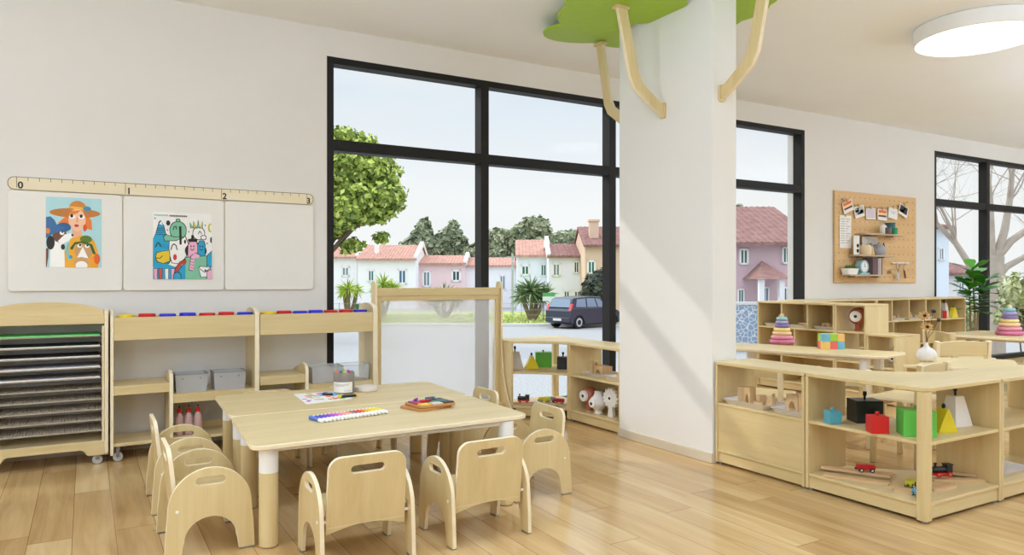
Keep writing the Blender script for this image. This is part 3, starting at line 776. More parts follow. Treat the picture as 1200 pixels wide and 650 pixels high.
# ------------------------------------------------------------------ toddler chairs (front faces local +y)
def toddler_chair(label, loc, rz, group):
    t = thing('toddler_chair', label, 'chair', loc, rz, group)
    def sidepoly():
        o = []
        o += [(0.118, 0.006), (0.185, 0.006), (0.180, 0.11), (0.172, 0.205)]
        o += [(0.172 * math.cos(a), 0.21 + 0.17 * math.sin(a)) for a in [PI * i / 22 for i in range(1, 22)]]
        o += [(-0.172, 0.205), (-0.180, 0.11), (-0.185, 0.006), (-0.118, 0.006), (-0.112, 0.05)]
        o += [(-0.107 * math.cos(a), 0.068 + 0.098 * math.sin(a)) for a in [PI * i / 16 for i in range(0, 17)]]
        o += [(0.112, 0.05)]
        return o
    for s in (-1, 1):
        p = MB().prism(sidepoly(), 'yz', s * 0.19, s * 0.208, 0, 1, [stadium(0, 0.323, 0.125, 0.034)]).build('side_panel', [WZ, EDGE], t, bevel=0.0035, seg=2, bmat=1)
        for y in (-0.152, 0.152):
            MB().box(min(s * 0.188, s * 0.21), max(s * 0.188, s * 0.21), y - 0.028, y + 0.028, 0, 0.0065).build('foot_pad', STEEL, p, smooth=False)
        MB().lathe([(0.007, s * 0.206), (0.007, s * 0.211), (0.0, s * 0.212)], 12, (0, -0.135, 0.205), 0, 'x').build('screw_cap', WHITE, p)
    a = math.radians(6.5)
    back = [(-0.174, 0.0)] + [(-0.174 + 0.348 * i / 10, 0.03 * math.sin(PI * i / 10)) for i in range(1, 10)] + [(0.174, 0.0), (0.174, 0.03), (0.170, 0.27)]
    back += [(0.170 - 0.055 + 0.055 * math.cos(q), 0.27 + 0.055 * math.sin(q)) for q in [PI / 2 * i / 6 for i in range(1, 7)]]
    back += [(-0.170 + 0.055 + 0.055 * math.cos(q), 0.27 + 0.055 * math.sin(q)) for q in [PI / 2 + PI / 2 * i / 6 for i in range(0, 6)]]
    back += [(-0.170, 0.27), (-0.174, 0.03)]
    mb = MB(); mb.M = Matrix.Translation((0, -0.118, 0.146)) @ Matrix.Rotation(a, 4, 'X')
    mb.prism(back, 'xz', -0.018, 0.0, 0, 1, [stadium(0, 0.268, 0.15, 0.034)])
    mb.build('backrest', [WZ, EDGE], t, bevel=0.0035, seg=2, bmat=1)
    for s in (-1, 1):
        MB().lathe([(0.0065, 0.165), (0.0065, 0.1905)] if s > 0 else [(0.0065, -0.1905), (0.0065, -0.165)], 10, (0, -0.134, 0.20), 0, 'x').build('dowel', WHITE, t)
    MB().prism(roundpoly([(-0.189, -0.125), (0.189, -0.125), (0.189, 0.15), (-0.189, 0.15)], 0.01), 'xy', 0.222, 0.24, 0, 1).build('seat', [WY, EDGE], t, bevel=0.003)
    return t
G = 'toddler chairs around the table'
c0 = toddler_chair('birch toddler chair in front of the table, left one seen from behind', (1.03, 3.13, 0), 0, G)
dup(c0, (1.612, 3.12, 0), 0.02, 'birch toddler chair in front of the table, right one seen from behind', G)
dup(c0, (0.475, 3.64, 0), -PI / 2, 'birch toddler chair at the left end of the table, nearest the camera', G)
dup(c0, (0.475, 4.34, 0), -PI / 2, 'birch toddler chair at the left end of the table, farther one towards the bottles', G)
dup(c0, (2.18, 3.59, 0), PI / 2, 'birch toddler chair at the right end of the table, nearest the camera', G)
dup(c0, (2.175, 4.35, 0), PI / 2, 'birch toddler chair at the right end of the table, farther one by the easel', G)
dup(c0, (1.045, 4.86, 0), PI, 'birch toddler chair behind the table in front of the art shelves', G)
dup(c0, (1.62, 4.86, 0), PI, 'birch toddler chair behind the table, mostly hidden, near the crayon jar', G)

# ------------------------------------------------------------------ things on the table
# drawing sheet
a0, a1, a2, a3 = at(344, 462, TH), at(359, 473.5, TH), at(413, 467, TH), at(392, 458.5, TH)
cx, cy = (a0.x + a2.x) / 2, (a0.y + a2.y) / 2
t = thing('coloured_drawing', 'sheet of paper with a colourful flower drawing under the crayons', 'drawing', (cx, cy, TH))
q = [(p.x - cx, p.y - cy) for p in (a0, a1, a2, a3)]
MB().prism(q, 'xy', 0.0, 0.003).build('sheet', PAPER, t, smooth=False)
mb = MB(); ms = [paint(c, 0.7) for c in ((230, 140, 50), (224, 70, 70), (150, 200, 60), (90, 170, 200), (240, 210, 60), (190, 60, 190))]
rr = random.Random(3)
for i in range(46):
    u_, v_ = rr.uniform(0.06, 0.94), rr.uniform(0.08, 0.92)
    p = (Vector(q[0]) * (1 - u_) + Vector(q[3]) * u_) * (1 - v_) + (Vector(q[1]) * (1 - u_) + Vector(q[2]) * u_) * v_
    mb.prism(ell(p.x, p.y, rr.uniform(0.010, 0.022), rr.uniform(0.009, 0.016), 9), 'xy', 0.0028, 0.0033 + i * 0.00002, i % 6)
mb.build('coloured_shapes', ms, t, smooth=False, weld=False)
def crayon(label, p, ang, body, end, L=0.10, r=0.0085):
    t = thing('chunky_crayon', label, 'crayon', p, ang, 'fat crayons on the drawing')
    MB().lathe([(r, -L / 2 + 0.012), (r, L / 2 - 0.026)], 14, (0, 0, r), 0, 'x').build('crayon_wrapper', paint(body, 0.4), t)
    MB().lathe([(0, -L / 2), (r * 0.9, -L / 2 + 0.002), (r, -L / 2 + 0.012)], 14, (0, 0, r), 0, 'x').build('crayon_end', paint(end, 0.4), t)
    MB().lathe([(r, L / 2 - 0.026), (r * 0.85, L / 2 - 0.02), (r * 0.35, L / 2), (0, L / 2 + 0.001)], 14, (0, 0, r), 0, 'x').build('crayon_tip', paint(end, 0.4), t)
    MB().box(-0.02, 0.012, -0.0025, 0.0025, 2 * r - 0.0006, 2 * r + 0.0003).build('label_mark', paint((200, 200, 120), 0.5), t)
p = at(407, 466, TH); crayon('fat black crayon with yellow ends in front of the crayon jar', (p.x, p.y, TH + 0.003), PI + 0.05, (26, 27, 26), (240, 190, 30), 0.13)
p = at(386, 464.5, TH); crayon('fat black crayon with light blue ends left of the crayon jar', (p.x + 0.005, p.y + 0.02, TH + 0.003), -0.75, (26, 27, 30), (90, 170, 215), 0.11)
# crayon jar
p = at(407, 462.0, TH); jr = 0.066
t = thing('crayon_jar', 'open clear jar of crayons with a white label', 'jar', (p.x, p.y + jr, TH))
MB().lathe([(0, 0.0), (jr - 0.004, 0.0), (jr, 0.005), (jr, 0.135), (jr - 0.003, 0.137), (jr - 0.003, 0.006), (0, 0.004)], 36).build('jar_body', clear('jar_plastic', (226, 222, 214), 0.30, (214, 206, 196), 0.05), t)
mb = MB(); vs = []; fs = []
ang0 = -math.atan2(CA, SA)
K = 18
for i in range(K + 1):
    a = YAW - PI / 2 - 1.1 + 2.2 * i / K
    for z in (0.012, 0.078): vs.append(((jr + 0.0006) * math.cos(a), (jr + 0.0006) * math.sin(a), z))
for i in range(K): fs.append((2 * i, 2 * i + 2, 2 * i + 3, 2 * i + 1))
lab = mb.add(vs, fs).build('jar_label', paint((238, 234, 226), 0.7), t, weld=False)
mb = MB()
for (z, s0, s1) in ((0.064, 0.12, 0.85), (0.058, 0.14, 0.8), (0.052, 0.1, 0.6), (0.022, 0.6, 0.92)):
    vs = []; fs = []
    for i in range(K + 1):
        a = YAW - PI / 2 - 1.1 + 2.2 * (s0 + (s1 - s0) * i / K)
        for dz in (0, 0.0022): vs.append(((jr + 0.0011) * math.cos(a), (jr + 0.0011) * math.sin(a), z + dz))
    for i in range(K): fs.append((2 * i, 2 * i + 2, 2 * i + 3, 2 * i + 1))
    mb.add(vs, fs)
mb.build('label_lines', paint((150, 146, 138), 0.7), lab, weld=False)
JAR = t
cc = [(206, 60, 60), (60, 90, 190), (238, 200, 60), (90, 170, 90), (220, 120, 160), (230, 140, 70), (70, 60, 60), (120, 90, 170), (150, 200, 120), (240, 230, 200), (200, 60, 110), (60, 150, 180)]
cw = ['red', 'blue', 'yellow', 'green', 'pink', 'orange', 'black', 'purple', 'light green', 'cream', 'crimson', 'teal']
for i in range(12):
    a = 2 * PI * i / 12 + 0.2; r = 0.05 if i % 3 else 0.024
    x, y = p.x + r * math.cos(a), p.y + jr + r * math.sin(a)
    o = MB().lathe([(0, 0.006), (0.0085, 0.006), (0.0085, 0.122), (0.003, 0.146), (0, 0.147)], 10).build('crayon', paint(cc[i], 0.5))
    o.location = (x, y, TH); tag(o, '%s crayon standing in the clear crayon jar' % cw[i], 'crayon', 'crayons in the jar')
p = at(433, 459.0, TH)
t = thing('jar_lid', 'round white plastic lid lying right of the crayon jar', 'lid', (p.x, p.y + 0.07, TH))
MB().lathe([(0, 0.0), (0.072, 0.0), (0.075, 0.003), (0.075, 0.026), (0.071, 0.03), (0, 0.031)], 40).build('lid_shell', paint((226, 216, 204), 0.4), t)
MB().lathe([(0.0755, 0.004), (0.0768, 0.006), (0.0755, 0.008)], 40).build('lid_rim', paint((214, 204, 192), 0.4), t)
# row of felt pens
a = at(376.5, 496, TH); b = at(456, 484.5, TH)
dirx = (b - a); L = dirx.length; ang = math.atan2(dirx.y, dirx.x)
pc = [(86, 130, 214), (70, 60, 190), (92, 50, 190), (120, 60, 200), (170, 70, 200), (206, 80, 200), (226, 120, 190), (236, 160, 160), (240, 176, 150), (230, 150, 120), (120, 110, 120), (216, 50, 48), (226, 60, 40), (240, 150, 40), (244, 200, 40), (246, 214, 30), (240, 220, 40), (246, 228, 90)]
pn = ['sky blue', 'indigo', 'violet', 'purple', 'light purple', 'magenta', 'pink', 'pale pink', 'peach', 'salmon', 'grey', 'red', 'vermilion', 'orange', 'amber', 'yellow', 'lemon yellow', 'pale yellow']
n = len(pc); pitch = L / n
ex = Vector((math.cos(ang), math.sin(ang), 0)); ey = Vector((-math.sin(ang), math.cos(ang), 0))
for i in range(n):
    q = a + ex * pitch * (i + 0.5)
    r = pitch * 0.47
    t = thing('felt_pen', '%s felt pen with white cap and tail in the row on the table' % pn[i], 'felt pen', (q.x, q.y, TH), ang, 'row of felt pens')
    MB().lathe([(0, 0.0), (r * 0.7, 0.001), (r, 0.006), (r, 0.04)], 12, (0, 0, r), 0, 'y').build('pen_cap', WHITE, t)
    MB().lathe([(r * 0.97, 0.04), (r * 0.97, 0.125)], 12, (0, 0, r), 0, 'y').build('pen_barrel', paint(pc[i], 0.4), t)
    MB().lathe([(r, 0.125), (r, 0.14), (r * 0.6, 0.146), (0, 0.147)], 12, (0, 0, r), 0, 'y').build('pen_tail', WHITE if i else paint((86, 130, 214), 0.4), t)
# palette boards with paint blocks
c = at(500, 477, TH)
AMB = wood('amber_wood', (176, 118, 62), (200, 142, 82), 0, 0.45)
t = thing('wooden_palette', 'lower of the two stacked reddish wooden palettes, empty and sticking out to the left', 'palette', (c.x, c.y, TH), 0.30, 'stacked wooden palettes')
MB().prism(rrect(-0.125, 0.115, -0.10, 0.10, 0.03), 'xy', 0, 0.014).build('palette_board', AMB, t, bevel=0.003)
t = thing('wooden_palette', 'upper of the two stacked reddish wooden palettes, with blocks of paint', 'palette', (c.x + 0.015, c.y - 0.005, TH + 0.0145), 0.12, 'stacked wooden palettes')
MB().prism(rrect(-0.115, 0.125, -0.10, 0.10, 0.03), 'xy', 0, 0.013).build('palette_board', AMB, t, bevel=0.003)
bl = [((236, 200, 70), 'yellow'), ((214, 210, 206), 'white'), ((70, 56, 54), 'dark brown'), ((190, 40, 44), 'red'), ((80, 130, 90), 'green'), ((48, 110, 110), 'teal'), ((150, 70, 150), 'purple'), ((60, 90, 160), 'blue'), ((40, 70, 70), 'dark green')]
k = 0
for j in range(3):
    for i in range(3):
        x = -0.066 + i * 0.075; y = -0.058 + j * 0.056
        MB().box(x - 0.032, x + 0.032, y - 0.024, y + 0.024, 0.0125, 0.020).build('paint_block', paint(bl[k][0], 0.5), t, bevel=0.002)['label'] = bl[k][1] + ' paint block'
        k += 1
R12 = Matrix.Rotation(0.12, 3, 'Z')
def pal(x, y): 
    q = R12 @ Vector((x, y, 0)); return (c.x + 0.015 + q.x, c.y - 0.005 + q.y, TH + 0.0145 + 0.0205)
for (nm_, rgb, x, y, an, ln) in (('red', (214, 36, 40), -0.02, -0.004, 0.35, 0.10), ('purple', (150, 50, 150), -0.05, 0.065, 0.8, 0.06), ('teal', (50, 130, 140), 0.045, 0.065, 0.2, 0.07)):
    t = thing('wax_crayon', nm_ + ' paper-wrapped wax crayon lying on the paint palette', 'crayon', pal(x, y), an, 'crayons on the palette')
    MB().lathe([(0, -ln / 2), (0.006, -ln / 2), (0.0065, -ln / 2 + 0.004), (0.0065, ln / 2 - 0.016)], 10, (0, 0, 0.0065), 0, 'x').build('wrapper', paint(rgb, 0.5), t)
    MB().lathe([(0.0055, ln / 2 - 0.016), (0.002, ln / 2), (0, ln / 2)], 10, (0, 0, 0.0065), 0, 'x').build('wax_tip', paint(tuple(int(v * 0.85) for v in rgb), 0.5), t)
# ------------------------------------------------------------------ straight shelf units (front faces local -y)
def shelf_unit(label, loc, rz, W, D, Hh, mids, dividers, closed=(), backs=(), group=None, name='shelf_unit', base=0.10):
    t = thing(name, label, 'shelf', loc, rz, group)
    th = 0.02
    for x in (0, W - th): MB().box(x, x + th, 0, D, 0.014, Hh - 0.022).build('side_panel', WZ, t, bevel=0.003)
    MB().box(0, W, -0.004, D, Hh - 0.022, Hh).build('top_board', WX, t, bevel=0.005)
    lv = [base] + list(mids) + [Hh - 0.022 + 0.018]
    for i, z in enumerate([base] + list(mids)):
        MB().box(th, W - th, 0.003, D - 0.002, z - 0.018, z).build('shelf_board', WX, t, bevel=0.003)
    MB().box(th, W - th, 0.012, 0.028, 0.016, base - 0.018).build('plinth', WX, t, bevel=0.002)
    for tier, x in dividers:
        MB().box(x - 0.009, x + 0.009, 0.004, D - 0.004, lv[tier], lv[tier + 1] - 0.018).build('divider', WZ, t, bevel=0.002)
    for tier in closed:
        MB().box(th, W - th, 0.006, 0.022, lv[tier], lv[tier + 1] - 0.018).build('front_panel', WX, t, bevel=0.002)
    for tier in backs:
        MB().box(th, W - th, D - 0.012, D - 0.002, lv[tier], lv[tier + 1] - 0.018).build('back_panel', WX, t)
    for x in (0.02, W - 0.02):
        for y in (0.03, D - 0.03): MB().lathe([(0.014, 0), (0.014, 0.0145)], 14, (x, y, 0)).build('foot', STEEL, t)
    return t
def corner_unit(label, loc, rz, S_=0.70, A=0.34, Hh=0.67, mid=0.40, base=0.10):
    """outer corner at the local origin; arms along +x and +y; curved inner side"""
    t = thing('corner_shelf', label, 'shelf', loc, rz, 'corner shelves with toys')
    curve = []
    p0, p1, p2 = Vector((S_, A)), Vector((A + 0.12, A + 0.12)), Vector((A, S_))
    for i in range(15):
        k = i / 14; q = p0 * (1 - k) ** 2 + p1 * 2 * k * (1 - k) + p2 * k * k; curve.append((q.x, q.y))
    rc = [(0.05 - 0.05 * math.cos(a), 0.05 - 0.05 * math.sin(a)) for a in [PI / 2 * i / 6 for i in range(7)]]
    outline = rc + [(S_, 0.0)] + curve + [(0.0, S_)]
    def inset(o, d): return [((x if x > 0.06 else x + d), (y if y > 0.06 else y + d)) for x, y in o]
    MB().prism(outline, 'xy', Hh - 0.022, Hh, 0, 0).build('top_board', WX, t, bevel=0.005)
    body = [(0.004, 0.004), (S_ - 0.02, 0.004), (S_ - 0.02, A)] + [c for c in curve if c[0] < S_ - 0.025 and c[1] < S_ - 0.025] + [(A, S_ - 0.02), (0.004, S_ - 0.02)]
    for z in (base, mid): MB().prism(body, 'xy', z - 0.018, z).build('shelf_board', WX, t, bevel=0.003)
    MB().box(S_ - 0.02, S_, 0, A, 0.014, Hh - 0.022).build('side_panel', WZ, t, bevel=0.003)
    MB().box(0, A, S_ - 0.02, S_, 0.014, Hh - 0.022).build('side_panel', WZ, t, bevel=0.003)
    MB().prism(rrect(-0.001, 0.055, -0.001, 0.055, 0.012, 3), 'xy', 0.012, Hh - 0.022).build('corner_post', WZ, t, bevel=0.002)
    MB().box(0.05, S_ - 0.02, 0.012, 0.028, 0.016, base - 0.018).build('plinth', WX, t, bevel=0.002)
    MB().box(0.012, 0.028, 0.05, S_ - 0.02, 0.016, base - 0.018).build('plinth', WY, t, bevel=0.002)
    cu = [c for c in curve if c[0] < S_ - 0.02 and c[1] < S_ - 0.02]
    ip = cu + [(x - 0.011, y - 0.011) for x, y in reversed(cu)]
    MB().prism([(x - 0.008, y - 0.008) for x, y in ip], 'xy', 0.016, base - 0.018).build('curved_plinth', WX, t)
    for x, y in ((0.028, 0.028), (S_ - 0.02, 0.03), (S_ - 0.02, A - 0.03), (0.03, S_ - 0.02), (A - 0.03, S_ - 0.02)):
        MB().lathe([(0.014, 0), (0.014, 0.0145)], 14, (x, y, 0)).build('foot', STEEL, t)
    return t
SH = 0.40
XF = 3.56
shelf_unit('two-tier open birch shelf left of the pillar with animal-eyed toys', (XF, 5.143, 0), -PI / 2, 0.695, 0.34, 0.67, [SH], [], backs=(0,), group='birch shelf units')
shelf_unit('birch shelf right of the pillar, open above a closed lower front', (XF, 3.464, 0), -PI / 2, 0.688, 0.34, 0.67, [SH], [], closed=(0,), group='birch shelf units')
corner_unit('rounded corner shelf with toy blocks and train, at the right front', (XF, 2.07, 0), 0)
corner_unit('corner shelf under the window, left of the pillar', (3.90, 5.843, 0), PI, 0.695)
shelf_unit('birch shelf running off the right edge of the picture', (XF + 0.705, 2.07, 0), 0, 0.80, 0.34, 0.67, [SH], [], group='birch shelf units')

# ------------------------------------------------------------------ trays, blocks and toys
def tray(label, c, rz, w=0.30, d=0.20, group=None):
    t = thing('white_tray', label, 'tray', c, rz, group)
    h = 0.032
    mb = MB()
    def ring(ww, dd, z): return [(x, y, z) for x, y in rrect(-ww / 2, ww / 2, -dd / 2, dd / 2, 0.03, 4)]
    rings = [ring(w * 0.84, d * 0.78, 0), ring(w * 0.97, d * 0.95, h - 0.004), ring(w, d, h), ring(w * 0.95, d * 0.92, h), ring(w * 0.84, d * 0.78, 0.004)]
    n = len(rings[0]); vs = [p for r in rings for p in r]; fs = [tuple(reversed(range(n))), tuple(range(4 * n, 5 * n))]
    for k in range(4):
        for i in range(n):
            j = (i + 1) % n; fs.append((k * n + i, k * n + j, (k + 1) * n + j, (k + 1) * n + i))
    mb.add(vs, fs).build('tray_shell', paint((226, 222, 220), 0.35), t)
    return t
def block(kind, label, c, rz, s, group):
    """plain wooden building blocks: arch, pillar, wedge, plank, tower"""
    mb = MB(); L, Wd, Hh = s
    nm = {'arch': 'arch_block', 'box': 'wooden_block', 'wedge': 'wedge_block', 'step': 'step_block'}[kind]
    if kind == 'arch':
        a = [(-L / 2, 0), (-L / 2, Hh), (L / 2, Hh), (L / 2, 0), (L * 0.3, 0)] + [(L * 0.3 * math.cos(q), Hh * 0.62 * math.sin(q)) for q in [PI * i / 10 for i in range(1, 10)]] + [(-L * 0.3, 0)]
        mb.prism(a, 'xz', -Wd / 2, Wd / 2)
    elif kind == 'wedge':
        mb.prism([(-L / 2, 0), (L / 2, 0), (L / 2, Hh * 0.25), (-L / 2, Hh)], 'xz', -Wd / 2, Wd / 2)
    elif kind == 'step':
        mb.prism([(-L / 2, 0), (L / 2, 0), (L / 2, Hh * 0.35), (L * 0.15, Hh * 0.35), (L * 0.15, Hh * 0.68), (-L * 0.15, Hh * 0.68), (-L * 0.15, Hh), (-L / 2, Hh)], 'xz', -Wd / 2, Wd / 2)
    else:
        mb.box(-L / 2, L / 2, -Wd / 2, Wd / 2, 0, Hh)
    o = mb.build(nm, BLOCK, None, bevel=0.002)
    o.location = c; o.rotation_euler = (0, 0, rz)
    return tag(o, label, 'building block', group)
def V(x, y, z): return Vector((x, y, z))
# behind-pillar unit: two trays
tray('left white tray of bare wooden blocks on the closed birch shelf', (3.685, 3.25, SH), -PI / 2, 0.36, 0.23, 'trays on the closed shelf')
tray('right white tray of bare wooden blocks on the closed birch shelf', (3.69, 2.925, SH), -PI / 2 + 0.06, 0.25, 0.22, 'trays on the closed shelf')
zt = SH + 0.0045
gL = 'blocks on the left tray'; gR = 'blocks on the right tray'
block('box', 'upright wooden block at the left end of the left tray, shelf right of the pillar', (3.68, 3.335, zt), 0.2, (0.05, 0.05, 0.105), gL)
block('arch', 'tall wooden arch beside the upright block, shelf right of the pillar', (3.675, 3.275, zt), 1.45, (0.055, 0.05, 0.11), gL)
block('step', 'stepped wooden block in the middle of the left tray, shelf right of the pillar', (3.70, 3.215, zt), 1.3, (0.06, 0.05, 0.07), gL)
block('wedge', 'wooden wedge at the right end of the left tray, shelf right of the pillar', (3.72, 3.155, zt), 1.9, (0.05, 0.05, 0.085), gL)
block('box', 'low wooden block lying at the front of the left tray, shelf right of the pillar', (3.66, 3.19, zt), 0.4, (0.035, 0.06, 0.03), gL)
block('arch', 'large wooden arch on the right tray, shelf right of the pillar', (3.72, 2.965, zt), 1.35, (0.105, 0.05, 0.10), gR)
block('box', 'upright wooden block at the right end of the right tray, shelf right of the pillar', (3.70, 2.885, zt), 1.5, (0.035, 0.06, 0.12), gR)
block('wedge', 'small wooden wedge under the large arch, shelf right of the pillar', (3.655, 2.945, zt), 0.9, (0.05, 0.03, 0.032), gR)
# shelf left of the pillar
tray('left white tray with wooden blocks on the shelf between corner unit and pillar', (3.72, 4.90, SH), -PI / 2, 0.25, 0.24, 'trays left of the pillar')
tray('right white tray with wooden blocks on the shelf touching the pillar', (3.72, 4.60, SH), -PI / 2, 0.25, 0.24, 'trays left of the pillar')
gA, gB = 'blocks on the left tray by the pillar', 'blocks on the right tray by the pillar'
block('box', 'thin upright wooden block on the left tray, shelf left of the pillar', (3.66, 4.945, zt), 0.1, (0.02, 0.03, 0.12), gA)
block('box', 'second thin upright wooden block on the left tray, shelf left of the pillar', (3.72, 4.965, zt), 0.3, (0.02, 0.025, 0.10), gA)
block('arch', 'broad wooden arch lying across the left tray, shelf left of the pillar', (3.71, 4.86, zt), 1.5, (0.13, 0.10, 0.085), gA)
block('step', 'stepped wooden block on the right tray, shelf left of the pillar', (3.69, 4.61, zt), 1.3, (0.09, 0.05, 0.06), gB)
block('wedge', 'small wooden wedge on the right tray, shelf left of the pillar', (3.70, 4.545, zt), 1.7, (0.06, 0.05, 0.05), gB)

def eye_toy(label, c, rz, rgb, kind, s=1.0, group='toys with one round eye'):
    t = thing('eyed_toy', label, 'toy', c, rz, group)
    m = paint(rgb, 0.45)
    if kind == 'ball':
        MB().lathe([(0, 0), (0.034 * s, 0.0), (0.034 * s, 0.008), (0.026 * s, 0.014), (0.026 * s, 0.06 * s), (0.03 * s, 0.07 * s)], 24).build('neck', m, t)
        MB().ball((0, 0, 0.125 * s), (0.075 * s, 0.07 * s, 0.075 * s), 24, 14).build('head', m, t)
        f = MB().lathe([(0.0, -0.076 * s), (0.044 * s, -0.074 * s), (0.047 * s, -0.066 * s), (0.047 * s, -0.045 * s)], 28, (0, 0, 0.125 * s), 0, 'y').build('face_disc', WHITE, t)
        MB().lathe([(0.0, -0.080 * s), (0.011 * s, -0.0785 * s), (0.013 * s, -0.075 * s)], 16, (0.004, 0, 0.125 * s), 0, 'y').build('pupil', BLACK, f)
        MB().prism([(-0.012 * s, 0.132 * s), (0.014 * s, 0.132 * s), (0.0, 0.118 * s)], 'xz', -0.081 * s, -0.074 * s).build('beak_mark', BLACK, f)
    elif kind == 'vase':
        MB().lathe([(0, 0), (0.034 * s, 0), (0.038 * s, 0.006), (0.034 * s, 0.03 * s), (0.05 * s, 0.05 * s), (0.072 * s, 0.075 * s), (0.076 * s, 0.095 * s), (0.066 * s, 0.125 * s), (0.04 * s, 0.15 * s), (0.034 * s, 0.17 * s), (0.034 * s, 0.186 * s), (0, 0.187 * s)], 32).build('body', m, t)
        f = MB().lathe([(0.0, -0.080 * s), (0.034 * s, -0.077 * s), (0.038 * s, -0.070 * s), (0.038 * s, -0.05 * s)], 26, (0, 0, 0.093 * s), 0, 'y').build('face_disc', paint((246, 246, 246), 0.3), t)
        MB().lathe([(0.0, -0.084 * s), (0.012 * s, -0.082 * s), (0.013 * s, -0.077 * s)], 16, (0, 0, 0.09 * s), 0, 'y').build('pupil', BLACK, f)
    else:
        pts = []
        for i in range(28):
            a = 2 * PI * i / 28; r = (0.088 if i % 2 == 0 else 0.068) * s
            pts.append((r * math.cos(a), 0.15 * s + r * math.sin(a)))
        MB().prism(pts, 'xz', -0.02, 0.02).build('sun_disc', m, t, bevel=0.004)
        MB().prism([(-0.03 * s, 0), (0.03 * s, 0), (0.016 * s, 0.09 * s), (-0.016 * s, 0.09 * s)], 'xz', -0.018, 0.018).build('stand', m, t, bevel=0.003)
        f = MB().lathe([(0, -0.027), (0.03 * s, -0.025), (0.032 * s, -0.018)], 22, (0, 0, 0.15 * s), 0, 'y').build('face_disc', paint((246, 246, 246), 0.3), t)
        MB().lathe([(0, -0.031), (0.011 * s, -0.029), (0.012 * s, -0.024)], 14, (0, 0, 0.15 * s), 0, 'y').build('pupil', BLACK, f)
    return t
TERRA = (176, 100, 74)
fz = -PI / 2 + 0.55
eye_toy('terracotta ball-headed toy with a white face on the shelf left of the pillar', (3.69, 5.02, 0.10), fz - 0.5, TERRA, 'ball')
eye_toy('white vase-shaped toy with one eye on the shelf left of the pillar', (3.65, 4.84, 0.10), fz - 0.5, (226, 222, 216), 'vase', 1.0)
eye_toy('white toothed sun-shaped toy next to the pillar', (3.66, 4.68, 0.10), fz - 0.4, (236, 234, 230), 'sun', 1.0)

# plain painted toy blocks of the corner shelves
def toy_box(label, c, rz, s, rgb, knob=None, name='toy_block', group='painted toy blocks', taper=1.0):
    t = thing(name, label, 'toy block', c, rz, group)
    a, b, h = s[0] / 2, s[1] / 2, s[2]
    k = taper
    vs = [(-a, -b, 0), (a, -b, 0), (a, b, 0), (-a, b, 0), (-a * k, -b * k, h), (a * k, -b * k, h), (a * k, b * k, h), (-a * k, b * k, h)]
    MB().add(vs, [(0, 3, 2, 1), (4, 5, 6, 7), (0, 1, 5, 4), (1, 2, 6, 5), (2, 3, 7, 6), (3, 0, 4, 7)]).build('block_body', paint(rgb, 0.35), t, bevel=0.003)
    if knob:
        MB().lathe([(0.006, h - 0.002), (0.006, h + knob[1] * 0.4), (0.011, h + knob[1] * 0.6), (0.010, h + knob[1]), (0, h + knob[1] + 0.002)], 14).build('knob', paint(knob[0], 0.4), t)
    return t
def prism_toy(label, c, rz, w, h, d, rgb, cap, group='painted toy blocks'):
    t = thing('toy_triangle', label, 'toy block', c, rz, group)
    MB().prism([(-w / 2, 0), (w / 2, 0), (w * 0.04, h), (-w * 0.04, h)], 'xz', -d / 2, d / 2).build('block_body', paint(rgb, 0.35), t, bevel=0.003)
    MB().lathe([(0.007, h - 0.002), (0.011, h + 0.012), (0.005, h + 0.024), (0, h + 0.025)], 12).build('knob', paint(cap, 0.4), t)
zc = SH
P1 = at(972, 497, zc); P2 = at(1006, 498, zc); P3 = at(1024, 508, zc); P4 = at(1076, 513, zc); P5 = at(1108, 508, zc); P6 = at(1124, 503, zc)
toy_box('small light blue toy cube on the rounded corner shelf', (P1.x + 0.04, P1.y + 0.01, zc), -0.42, (0.07, 0.07, 0.072), (86, 166, 186), ((86, 166, 186), 0.018))
toy_box('large black toy cube on the rounded corner shelf behind the red one', (P2.x + 0.13, P2.y + 0.05, zc), -0.55, (0.15, 0.13, 0.125), (28, 28, 30), ((24, 24, 25), 0.045))
toy_box('red toy cube in front of the black one on the rounded corner shelf', (P3.x + 0.045, P3.y + 0.01, zc), -0.62, (0.09, 0.08, 0.09), (206, 26, 30), ((206, 26, 30), 0.02))
toy_box('bright green toy box half hidden by the post of the rounded corner shelf', (P4.x + 0.065, P4.y + 0.05, zc), -0.75, (0.155, 0.13, 0.135), (98, 192, 78), ((84, 170, 66), 0.018))
prism_toy('yellow triangular toy block beside the green box', (P5.x + 0.045, P5.y + 0.035, zc), -0.35, 0.12, 0.125, 0.07, (226, 204, 36), (26, 26, 27))
toy_box('white tapered toy block with a black knob on the rounded corner shelf', (P6.x + 0.10, P6.y + 0.075, zc), -0.15, (0.135, 0.11, 0.165), (232, 228, 224), ((26, 26, 27), 0.05), taper=0.5)
# left corner shelf
Q1 = at(604, 433, zc); Q2 = at(623, 432.5, zc); Q3 = at(641, 431, zc); Q4 = at(657, 433, zc)
toy_box('greyish white tapered toy block on the window corner shelf', (Q1.x + 0.03, Q1.y + 0.06, zc), -0.3, (0.14, 0.11, 0.155), (214, 206, 196), ((26, 26, 27), 0.05), taper=0.5, group='toy blocks by the window')
prism_toy('yellow triangular toy block on the window corner shelf', (Q2.x + 0.03, Q2.y + 0.05, zc), -0.3, 0.13, 0.12, 0.07, (226, 204, 36), (26, 26, 27), 'toy blocks by the window')
toy_box('bright green toy cube on the window corner shelf', (Q3.x + 0.03, Q3.y + 0.11, zc), -0.5, (0.15, 0.12, 0.135), (98, 192, 58), ((84, 170, 50), 0.018), group='toy blocks by the window')
toy_box('black toy cube on the window corner shelf beside the green one', (Q4.x + 0.06, Q4.y + 0.05, zc), -0.7, (0.10, 0.10, 0.11), (26, 26, 28), ((26, 26, 27), 0.04), group='toy blocks by the window')

